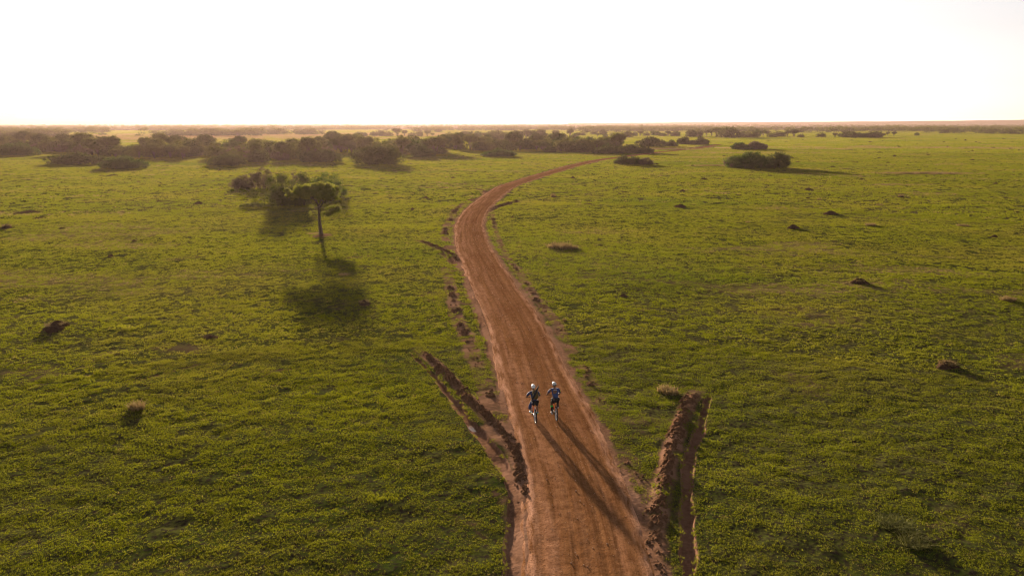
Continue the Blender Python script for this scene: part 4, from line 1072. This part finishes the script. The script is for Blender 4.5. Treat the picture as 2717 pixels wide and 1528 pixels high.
# ------------------------------------------------------------------ loose stones on the road
def build_gravel():
    rng = np.random.default_rng(31); src = []
    mt = mat_soil('road_stone', (0.20, 0.11, 0.07), (0.45, 0.30, 0.21), 20.0)
    for k in range(4):
        mb = MB(); r = random.Random(k)
        mb.blob((0, 0, .2), (.5 * r.uniform(.7, 1.2), .5, .35), 6, 4, Matrix.Rotation(r.uniform(0, 3), 3, 'Y'))
        me = mesh_np('stone', mb.v, mb.q); me.materials.append(mt); src.append(me)
    n = 5200; s = rng.uniform(0, 95, n) ** 1.0
    cum = np.r_[0, np.cumsum(np.linalg.norm(np.diff(ROAD, axis=0), axis=1))]
    cx, cy = np.interp(s, cum, ROAD[:, 0]), np.interp(s, cum, ROAD[:, 1])
    tx, ty = np.interp(s + .5, cum, ROAD[:, 0]) - cx, np.interp(s + .5, cum, ROAD[:, 1]) - cy; l = np.hypot(tx, ty)
    u = np.clip(rng.normal(0, 1.3, n), -HALF + .1, HALF - .1)
    X, Y = cx + ty / l * u, cy - tx / l * u; z = 0.055 * (1 - (u / HALF) ** 2) + 0.010
    sc = np.clip(rng.lognormal(-3.9, .5, n), .01, .075)
    o = instancer('road_gravel', np.c_[X, Y, z], rng.uniform(0, 6.28, n), np.c_[sc, sc, sc], rng.integers(0, 4, n), src)
    o['label'] = 'loose pale stones scattered over the dirt road'
build_gravel()

# ------------------------------------------------------------------ cyclists
M_SKIN = plain('skin', (0.16, 0.075, 0.042), .55); M_SKIN2 = plain('skin_b', (0.12, 0.055, 0.032), .55)
M_NAVY = plain('navy_jersey', (0.020, 0.034, 0.095), .8, .25, .2); M_NAVY_B = plain('blue_jersey', (0.028, 0.050, 0.135), .8, .25, .2); M_BLACK = plain('black_shorts', (0.010, 0.010, 0.012), .75, .2, .2)
M_WHITE = plain('white_shell', (0.78, 0.78, 0.80), .35, .04); M_PALE = plain('pale_sleeve_trim', (0.55, 0.52, 0.56), .8, .1, .2)
M_KHAKI = plain('khaki_canvas', (0.10, 0.065, 0.022), .9, .3, .15); M_DARK = plain('dark_canvas', (0.018, 0.017, 0.018), .8, .3, .2)
M_RUBBER = plain('tyre_rubber', (0.016, 0.015, 0.014), .85, .3, .2); M_ALLOY = plain('alloy', (0.55, 0.55, 0.56), .35, .1); M_ORANGE = plain('orange_paint', (0.72, 0.16, 0.02), .35, .08)
M_FWHITE = plain('white_paint', (0.70, 0.69, 0.67), .35, .06); M_YELLOW = plain('yellow_patch', (0.62, 0.56, 0.04), .7, .1); M_GREEN = plain('green_band', (0.03, 0.50, 0.06), .7, .1)
M_BLUE = plain('blue_shoe', (0.05, 0.28, 0.48), .6, .1); M_SHOE = plain('dark_shoe', (0.03, 0.04, 0.07), .6, .2); M_TEXT = plain('pale_print', (0.42, 0.50, 0.62), .8, .05)
M_EYE = plain('eye', (0.02, 0.015, 0.012), .2); M_LAMP = plain('amber_reflector', (0.75, 0.45, 0.10), .3)

def skin_mesh(name, V, E, R, root, sub=2):
    me = bpy.data.meshes.new(name); me.from_pydata([tuple(v) for v in V], E, []); o = bpy.data.objects.new(name, me); COL.objects.link(o)
    md = o.modifiers.new('skin', 'SKIN'); md.use_smooth_shade = True
    for i, sv in enumerate(me.skin_vertices[0].data):
        r = R[i]; sv.radius = (r, r) if not hasattr(r, '__len__') else r
        sv.use_root = (i == root)
    ss = o.modifiers.new('sub', 'SUBSURF'); ss.levels = sub; ss.render_levels = sub
    dg = bpy.context.evaluated_depsgraph_get(); res = bpy.data.meshes.new_from_object(o.evaluated_get(dg), depsgraph=dg)
    bpy.data.objects.remove(o); bpy.data.meshes.remove(me); res.name = name
    for p in res.polygons: p.use_smooth = True
    return res
class Sk:
    def __init__(s): s.V = []; s.E = []; s.R = []
    def add(s, p, r, par=None):
        s.V.append(Vector(p)); s.R.append(r); i = len(s.V) - 1
        if par is not None: s.E.append((par, i))
        return i
    def chain(s, pts, rs, par=None):
        for p, r in zip(pts, rs): par = s.add(p, r, par)
        return par
def ik(a, b, l1, l2, hint):
    a, b = Vector(a), Vector(b); d = b - a; L = min(d.length, (l1 + l2) * .999); u = d.normalized()
    x = (l1 * l1 - l2 * l2 + L * L) / (2 * L); h = math.sqrt(max(0, l1 * l1 - x * x))
    hv = Vector(hint); hv = (hv - u * hv.dot(u)).normalized()
    return a + u * x + hv * h
WR, RH, FH, BB = .36, Vector((0, -.54, .36)), Vector((0, .57, .36)), Vector((0, -.10, .33))
def wheel(parent, hub, steer=0.0):
    w = MB(); pts = [hub + Vector((0, (WR - .027) * math.cos(2 * math.pi * k / 40), (WR - .027) * math.sin(2 * math.pi * k / 40))) for k in range(40)]
    wroot = MB().tube([hub + Vector((-.055, 0, 0)), hub + Vector((.055, 0, 0))], .022, 8).build('wheel', M_ALLOY, parent)
    w.tube(pts, .029, 8, closed=True); w.build('tyre', M_RUBBER, wroot)
    r = MB(); r.tube([hub + Vector((0, (WR - .062) * math.cos(2 * math.pi * k / 40), (WR - .062) * math.sin(2 * math.pi * k / 40))) for k in range(40)], .014, 6, closed=True); r.build('rim', M_ALLOY, wroot)
    for k in range(18):
        a = 2 * math.pi * k / 18; s = MB(); s.tube([hub + Vector((.03 * (-1) ** k, .015 * math.cos(a + 1), .015 * math.sin(a + 1))), hub + Vector((0, (WR - .066) * math.cos(a), (WR - .066) * math.sin(a)))], .0028, 4, False)
        s.build('spoke', M_ALLOY, wroot)
def bicycle(loc, rz, label, crank, mf, m2):
    t = thing('bicycle', loc, rz, label, 'bicycle', 'bicycles on the dirt road')
    st, hb, ht = Vector((0, -.30, .84)), Vector((0, .365, .70)), Vector((0, .335, .83))
    f = MB(); f.tube([BB, st], .019, 8); f.tube([BB, hb], .025, 8); f.tube([st - Vector((0, -.02, .06)), ht], .021, 8)
    f.build('frame', mf, t)
    h = MB(); h.tube([hb, ht + Vector((0, -.01, .03))], .025, 8); h.build('head_tube', m2, t)
    s = MB()
    for sx in (-1, 1):
        s.tube([BB + Vector((.03 * sx, -.03, 0)), RH + Vector((.065 * sx, 0, 0))], .011, 6); s.tube([st + Vector((.02 * sx, -.01, -.08)), RH + Vector((.065 * sx, 0, 0))], .010, 6)
    s.build('rear_stays', m2, t)
    fk = MB(); fk.tube([hb, hb + Vector((0, .01, -.05))], .022, 8)
    for sx in (-1, 1): fk.tube([hb + Vector((0, .01, -.04)), hb + Vector((.06 * sx, .02, -.07)), FH + Vector((.062 * sx, 0, 0))], [.018, .019, .014], 7)
    fk.build('fork', M_DARK, t)
    sp = MB(); sp.tube([st, Vector((0, -.335, .96))], .014, 7); sp.build('seat_post', M_DARK, t)
    sd = MB(); sd.blob((0, -.34, .975), (.07, .14, .03), 12, 7, None, lambda p: Vector((p.x * (1 if p.y < 0 else 1 - p.y * 4.4), p.y, p.z))); sd.build('saddle', M_DARK, t)
    hbm = MB(); hbm.tube([Vector((-.35, .33, 1.03)), Vector((-.16, .36, 1.02)), Vector((0, .385, 1.0)), Vector((.16, .36, 1.02)), Vector((.35, .33, 1.03))], .013, 7)
    hbm.tube([ht + Vector((0, -.01, .03)), Vector((0, .32, .97)), Vector((0, .385, 1.0))], .017, 7); bar = hbm.build('handlebar', M_DARK, t)
    for sx in (-1, 1):
        g = MB(); g.tube([Vector((.35 * sx, .33, 1.03)), Vector((.22 * sx, .345, 1.025))], .018, 7); g.build('grip', M_RUBBER, bar)
    wheel(t, RH); wheel(t, FH)
    ch = MB(); ch.tube([BB + Vector((.045, .09 * math.cos(2 * math.pi * k / 20), .09 * math.sin(2 * math.pi * k / 20))) for k in range(20)], .006, 5, closed=True)
    ch.tube([BB + Vector((.045, 0, .09)), RH + Vector((.045, 0, .04))], .005, 4); ch.tube([BB + Vector((.045, 0, -.09)), RH + Vector((.045, 0, -.04))], .005, 4); ch.build('chain', M_DARK, t)
    ped = {}
    for sx in (-1, 1):
        a = crank + (0 if sx < 0 else math.pi); e = BB + Vector((.085 * sx, .172 * math.cos(a), .172 * math.sin(a)))
        c = MB(); c.tube([BB + Vector((.05 * sx, 0, 0)), BB + Vector((.07 * sx, 0, 0)), e], [.016, .015, .011], 6); co = c.build('crank', M_ALLOY, t)
        p = MB(); p.box(e + Vector((.05 * sx, 0, 0)), (.045, .045, .01)); p.build('pedal', M_DARK, co, False); ped[sx] = e + Vector((.06 * sx, 0, .012))
    MB().box(Vector((0, -.40, .90)), (.028, .012, .018)).build('reflector', M_LAMP, t, False)
    return t, ped
def rider(bike, ped, loc, rz, label, skin, first):
    t = thing('person', loc, rz, label, 'person')
    hip = Vector((0, -.31, 1.03)); lean = .06 if first else 0.0
    wst, chs, nk = Vector((0, -.22, 1.18)), Vector((0, -.06, 1.36 - lean * .3)), Vector((0, .06 + lean, 1.50 - lean * .5))
    b = Sk(); h = b.add(hip, .125); w = b.add(wst, .115, h); c = b.add(chs, (.15, .125), w); n = b.add(nk, .06, c)
    hd = b.chain([nk + Vector((0, .045, .08)), nk + Vector((0, .07, .15)), nk + Vector((0, .075, .215))], [.068, .092, .07], n)
    b.chain([nk + Vector((0, .155, .12)), nk + Vector((0, .185, .105))], [.022, .012], hd - 1)     # nose
    legs, arms = {}, {}
    for sx in (-1, 1):
        hp = hip + Vector((.095 * sx, .01, -.03)); foot = ped[sx]; an = foot + Vector((-.005 * sx, -.075, .085))
        kn = ik(hp, an, .43, .43, (.12 * sx, 1, .25)); legs[sx] = (hp, kn, an, foot)
        q = b.chain([hp, hp * .5 + kn * .5, kn, kn * .62 + an * .38, an], [.098, .082, .058, .055, .036], h)
        b.chain([foot + Vector((0, .05, .03)), foot + Vector((0, .12, .02))], [.036, .028], q)
        shp = chs + Vector((.185 * sx, .045, .075)); hand = Vector((.30 * sx, .335, 1.055)); el = ik(shp, hand, .30, .26, (.75 * sx, -.5, -.25)); arms[sx] = (shp, el, hand)
        q = b.chain([shp, shp * .5 + el * .5, el, el * .4 + hand * .6, hand + Vector((0, -.05, .012))], [.062, .05, .04, .036, .026], c)
        pm = b.add(hand, (.036, .02), q)
        for k in range(4):
            fx = hand + Vector((.034 * sx - .022 * sx * k, .03, .004)); ln = (.9, 1.05, 1.0, .8)[k]
            b.chain([fx + Vector((0, .006, 0)), fx + Vector((0, .032 * ln, -.02)), fx + Vector((0, .02, -.05 * ln))], [.0095, .009, .008], pm)
        b.chain([hand + Vector((-.04 * sx, .0, -.006)), hand + Vector((-.062 * sx, .022, -.022))], [.011, .009], pm)
    obj('body', skin_mesh('body', b.V, b.E, b.R, h), skin, t)
    # jersey with sleeves to the elbow
    j = Sk(); jh = j.add(hip + Vector((0, .0, .02)), (.155, .14)); jw = j.add(wst, (.150, .128), jh); jc = j.add(chs, (.178, .145), jw); j.add(nk - Vector((0, .02, .035)), .078, jc)
    for sx in (-1, 1):
        s, e, hnd = arms[sx]; j.chain([s, s * .5 + e * .5, s * .08 + e * .92], [.078, .067, .058], jc)
    jer = obj('jersey', skin_mesh('jersey', j.V, j.E, j.R, jh), M_NAVY if first else M_NAVY_B, t)
    for sx in (-1, 1):                                     # pale trim along the top of each sleeve
        s, e, hnd = arms[sx]; o = Vector((.022 * sx, .022, .062)); m = MB()
        m.tube([nk + Vector((.07 * sx, -.015, -.01)), s + Vector((-.03 * sx, -.01, .07)), s * .6 + e * .4 + o, s * .12 + e * .88 + o * .8], [.018, .022, .02, .016], 6); m.build('sleeve_trim', M_PALE, jer)
    s, e, hnd = arms[1]; MB().blob(s * .45 + e * .55 + Vector((.045, -.03, .012)), (.026, .03, .045), 10, 7).build('sleeve_patch', M_YELLOW, jer)
    # shorts
    k = Sk(); kh = k.add(hip + Vector((0, 0, -.005)), (.152, .135))
    for sx in (-1, 1):
        hp, kn, an, ft = legs[sx]; k.chain([hp, hp * .5 + kn * .5, hp * .14 + kn * .86], [.118, .104, .082], kh)
    obj('shorts', skin_mesh('shorts', k.V, k.E, k.R, kh), M_BLACK, t)
    for sx in (-1, 1):
        hp, kn, an, ft = legs[sx]
        m = MB(); m.blob(ft + Vector((0, .02, .034)), (.046, .142, .05), 12, 8, None, lambda p: Vector((p.x * (1.05 if p.y > 0 else .9), p.y, max(-.036, p.z) * (1 if p.y < 0.02 else .8))))
        m.tube([an + Vector((0, 0, -.02)), an + Vector((0, -.005, .035))], [.047, .046], 10, False); sh = m.build('shoe', M_BLUE if first else M_SHOE, t)
        MB().blob(ft + Vector((0, -.10, .045)), (.036, .035, .04), 10, 7).build('heel_patch', M_YELLOW if first else M_PALE, sh)
        if not first:                                      # long dark socks
            m = MB(); m.tube([kn * .75 + an * .25, kn * .5 + an * .5, an], [.064, .060, .044], 10); m.build('sock', M_DARK, t)
    if not first:
        hp, kn, an, ft = legs[-1]; m = MB(); m.tube([kn * .84 + an * .16, kn * .68 + an * .32], [.072, .068], 12, False); m.build('knee_band', M_GREEN, t)
    # helmet
    hc = nk + Vector((0, .07, .175)); rot = Matrix.Rotation(.12, 3, 'X')
    m = MB(); m.blob(hc, (.108, .138, .105), 22, 14, rot, lambda p: Vector((p.x, p.y * (1.0 if p.y < 0 else 1.06), p.z if p.z > -.035 else -.035 + (p.z + .035) * .18)))
    hel = m.build('helmet', M_WHITE, t)
    vents = [(-.035, -.118, .052), (.035, -.118, .052), (0, -.10, .078), (-.055, -.075, .078), (.055, -.075, .078), (-.03, -.02, .104), (.03, -.02, .104), (-.02, -.138, .008), (.022, -.138, .008)]
    for v in vents:
        v = Vector(v); MB().blob(hc + rot @ v * .985, (.013 if first else .020, (.03 if v.z > .09 else .014) * (1 if first else 1.7), .012 if first else .016), 8, 5).build('vent', M_DARK, hel)
    if not first: MB().blob(hc + rot @ Vector((0, -.112, -.012)), (.098, .05, .036), 14, 8).build('rear_rim', M_DARK, hel)
    for sx in (-1, 1):
        MB().blob(nk + Vector((.092 * sx, .055, .115)), (.014, .026, .034), 8, 6).build('ear', skin, t)
        MB().blob(nk + Vector((.032 * sx, .152, .15)), (.013, .01, .009), 8, 6).build('eye', M_EYE, t)
    MB().blob(nk + Vector((0, .150, .075)), (.026, .01, .007), 8, 5).build('mouth', M_DARK, t)
    # back of the torso: frame for print or bags
    ax = (chs - wst).normalized(); out = Vector((0, -ax.z, ax.y)).normalized()
    fr = Matrix((Vector((1, 0, 0)), ax, out * 1.0)).transposed()
    if fr.col[2].dot(out) < 0: fr.col[2] = out
    if not first:                                          # small pale print across the shoulders: a round mark and a short line of lettering
        p0 = chs + ax * .02 + out * .142
        MB().blob(p0 + Vector((-.085, 0, 0)), (.014, .006, .014), 10, 6, fr).build('print_mark', M_TEXT, jer)
        for i in range(9):
            hgt = (.014, .009, .009, .013, .009, .009, .012, .009, .009)[i]
            MB().box(p0 + Vector((-.045 + i * .0165, 0, 0)) + ax * (hgt - .009), (.0058, hgt, .003), fr).build('print_letter', M_TEXT, jer, False)
    return t, chs, wst, hip, ax, out, fr
def put(rear_px, head, crank, bl, pl, mf, m2, skin, first):
    x, y = at(rear_px); rz = head
    dx, dy = -math.sin(rz), math.cos(rz)
    ox, oy = x + .54 * dx, y + .54 * dy; loc = (ox, oy, road_z(ox, oy) - .004)
    b, ped = bicycle(loc, rz, bl, crank, mf, m2)
    return (loc, rz) + rider(b, ped, loc, rz, pl, skin, first)
HEAD = math.radians(7.5)
loc, rz, t1, chs, wst, hip, ax, out, fr = put(Z5(680, 1205), HEAD, math.radians(-14), 'bicycle with white and orange frame under the left rider', 'cyclist on the left in white helmet, navy jersey and black shorts with khaki pack', M_ORANGE, M_FWHITE, M_SKIN, True)
put(Z5(1216, 1140), HEAD, math.radians(-78), 'bicycle with bright orange frame under the right rider', 'cyclist on the right in navy jersey with pale print and green knee band', M_ORANGE, M_DARK, M_SKIN2, False)
# the left rider's backpack, slung case and jacket
pk = thing('backpack', loc, rz, 'khaki canvas backpack on the back of the left cyclist', 'backpack')
pc = (chs + wst) / 2 + out * .205 + Vector((.03, 0, 0)) - ax * .0
def boxy(p):
    return Vector((math.copysign(abs(p.x / .15) ** .6 * .15, p.x), math.copysign(abs(p.y / .25) ** .65 * .25, p.y), p.z))
MB().blob(pc, (.15, .25, .085), 20, 14, fr, boxy).build('bag', M_KHAKI, pk)
MB().blob(pc + out * .075 - ax * .09, (.10, .11, .035), 14, 10, fr).build('pocket', M_KHAKI, pk)
for sx in (-1, 1):
    MB().tube([pc + ax * .2 + Vector((.08 * sx, 0, 0)), chs + Vector((.10 * sx, .02, .175)), chs + Vector((.12 * sx, .16, .05)), wst + Vector((.13 * sx, .14, .02)), pc - ax * .2 + Vector((.11 * sx, 0, 0))], .014, 6).build('strap', M_DARK, pk)
sc_ = thing('slung_case', loc, rz, 'long dark narrow case slung diagonally across the left cyclist back', 'case')
a, b_ = pc + out * .14 + ax * .42 + Vector((.21, 0, 0)), pc + out * .10 - ax * .33 + Vector((-.22, 0, 0))
MB().tube([a, a * .82 + b_ * .18, a * .5 + b_ * .5, a * .2 + b_ * .8, b_], [.018, .042, .06, .05, .03], 10).build('case_body', M_DARK, sc_)
MB().tube([a * .85 + b_ * .15, chs + Vector((.17, .05, .17)), chs + Vector((.05, .2, .0)), wst + Vector((-.17, .12, 0)), a * .15 + b_ * .85], .011, 6).build('sling', M_DARK, sc_)
jk = thing('jacket', loc, rz, 'dark navy jacket hanging at the left hip of the left cyclist', 'jacket')
jp = hip + Vector((-.19, -.06, .02)); mb = MB()
mb.tube([jp + Vector((.05, .02, .05)), jp + Vector((-.02, -.02, -.08)), jp + Vector((-.06, -.04, -.2)), jp + Vector((-.10, -.06, -.34))], [.035, .07, .085, .05], 10); mb.build('cloth', M_NAVY, jk)
MB().blob(jp + Vector((.03, -.07, .01)), (.022, .02, .05), 8, 6).build('pale_fold', M_PALE, jk)

# ------------------------------------------------------------------ the air
def build_haze():
    mt = bpy.data.materials.new('pale_haze'); mt.use_nodes = True; nt = mt.node_tree; nt.nodes.clear()
    v = nt.nodes.new('ShaderNodeVolumePrincipled'); o = nt.nodes.new('ShaderNodeOutputMaterial')
    v.inputs['Color'].default_value = (*HAZE_COL, 1); v.inputs['Density'].default_value = HAZE_DENSITY; v.inputs['Anisotropy'].default_value = HAZE_G
    nt.links.new(v.outputs[0], o.inputs['Volume'])
    mb = MB(); mb.box((0, 0, 84), (36000, 36000, 88)); h = mb.build('haze', mt, None, False); h['kind'] = 'stuff'
build_haze()
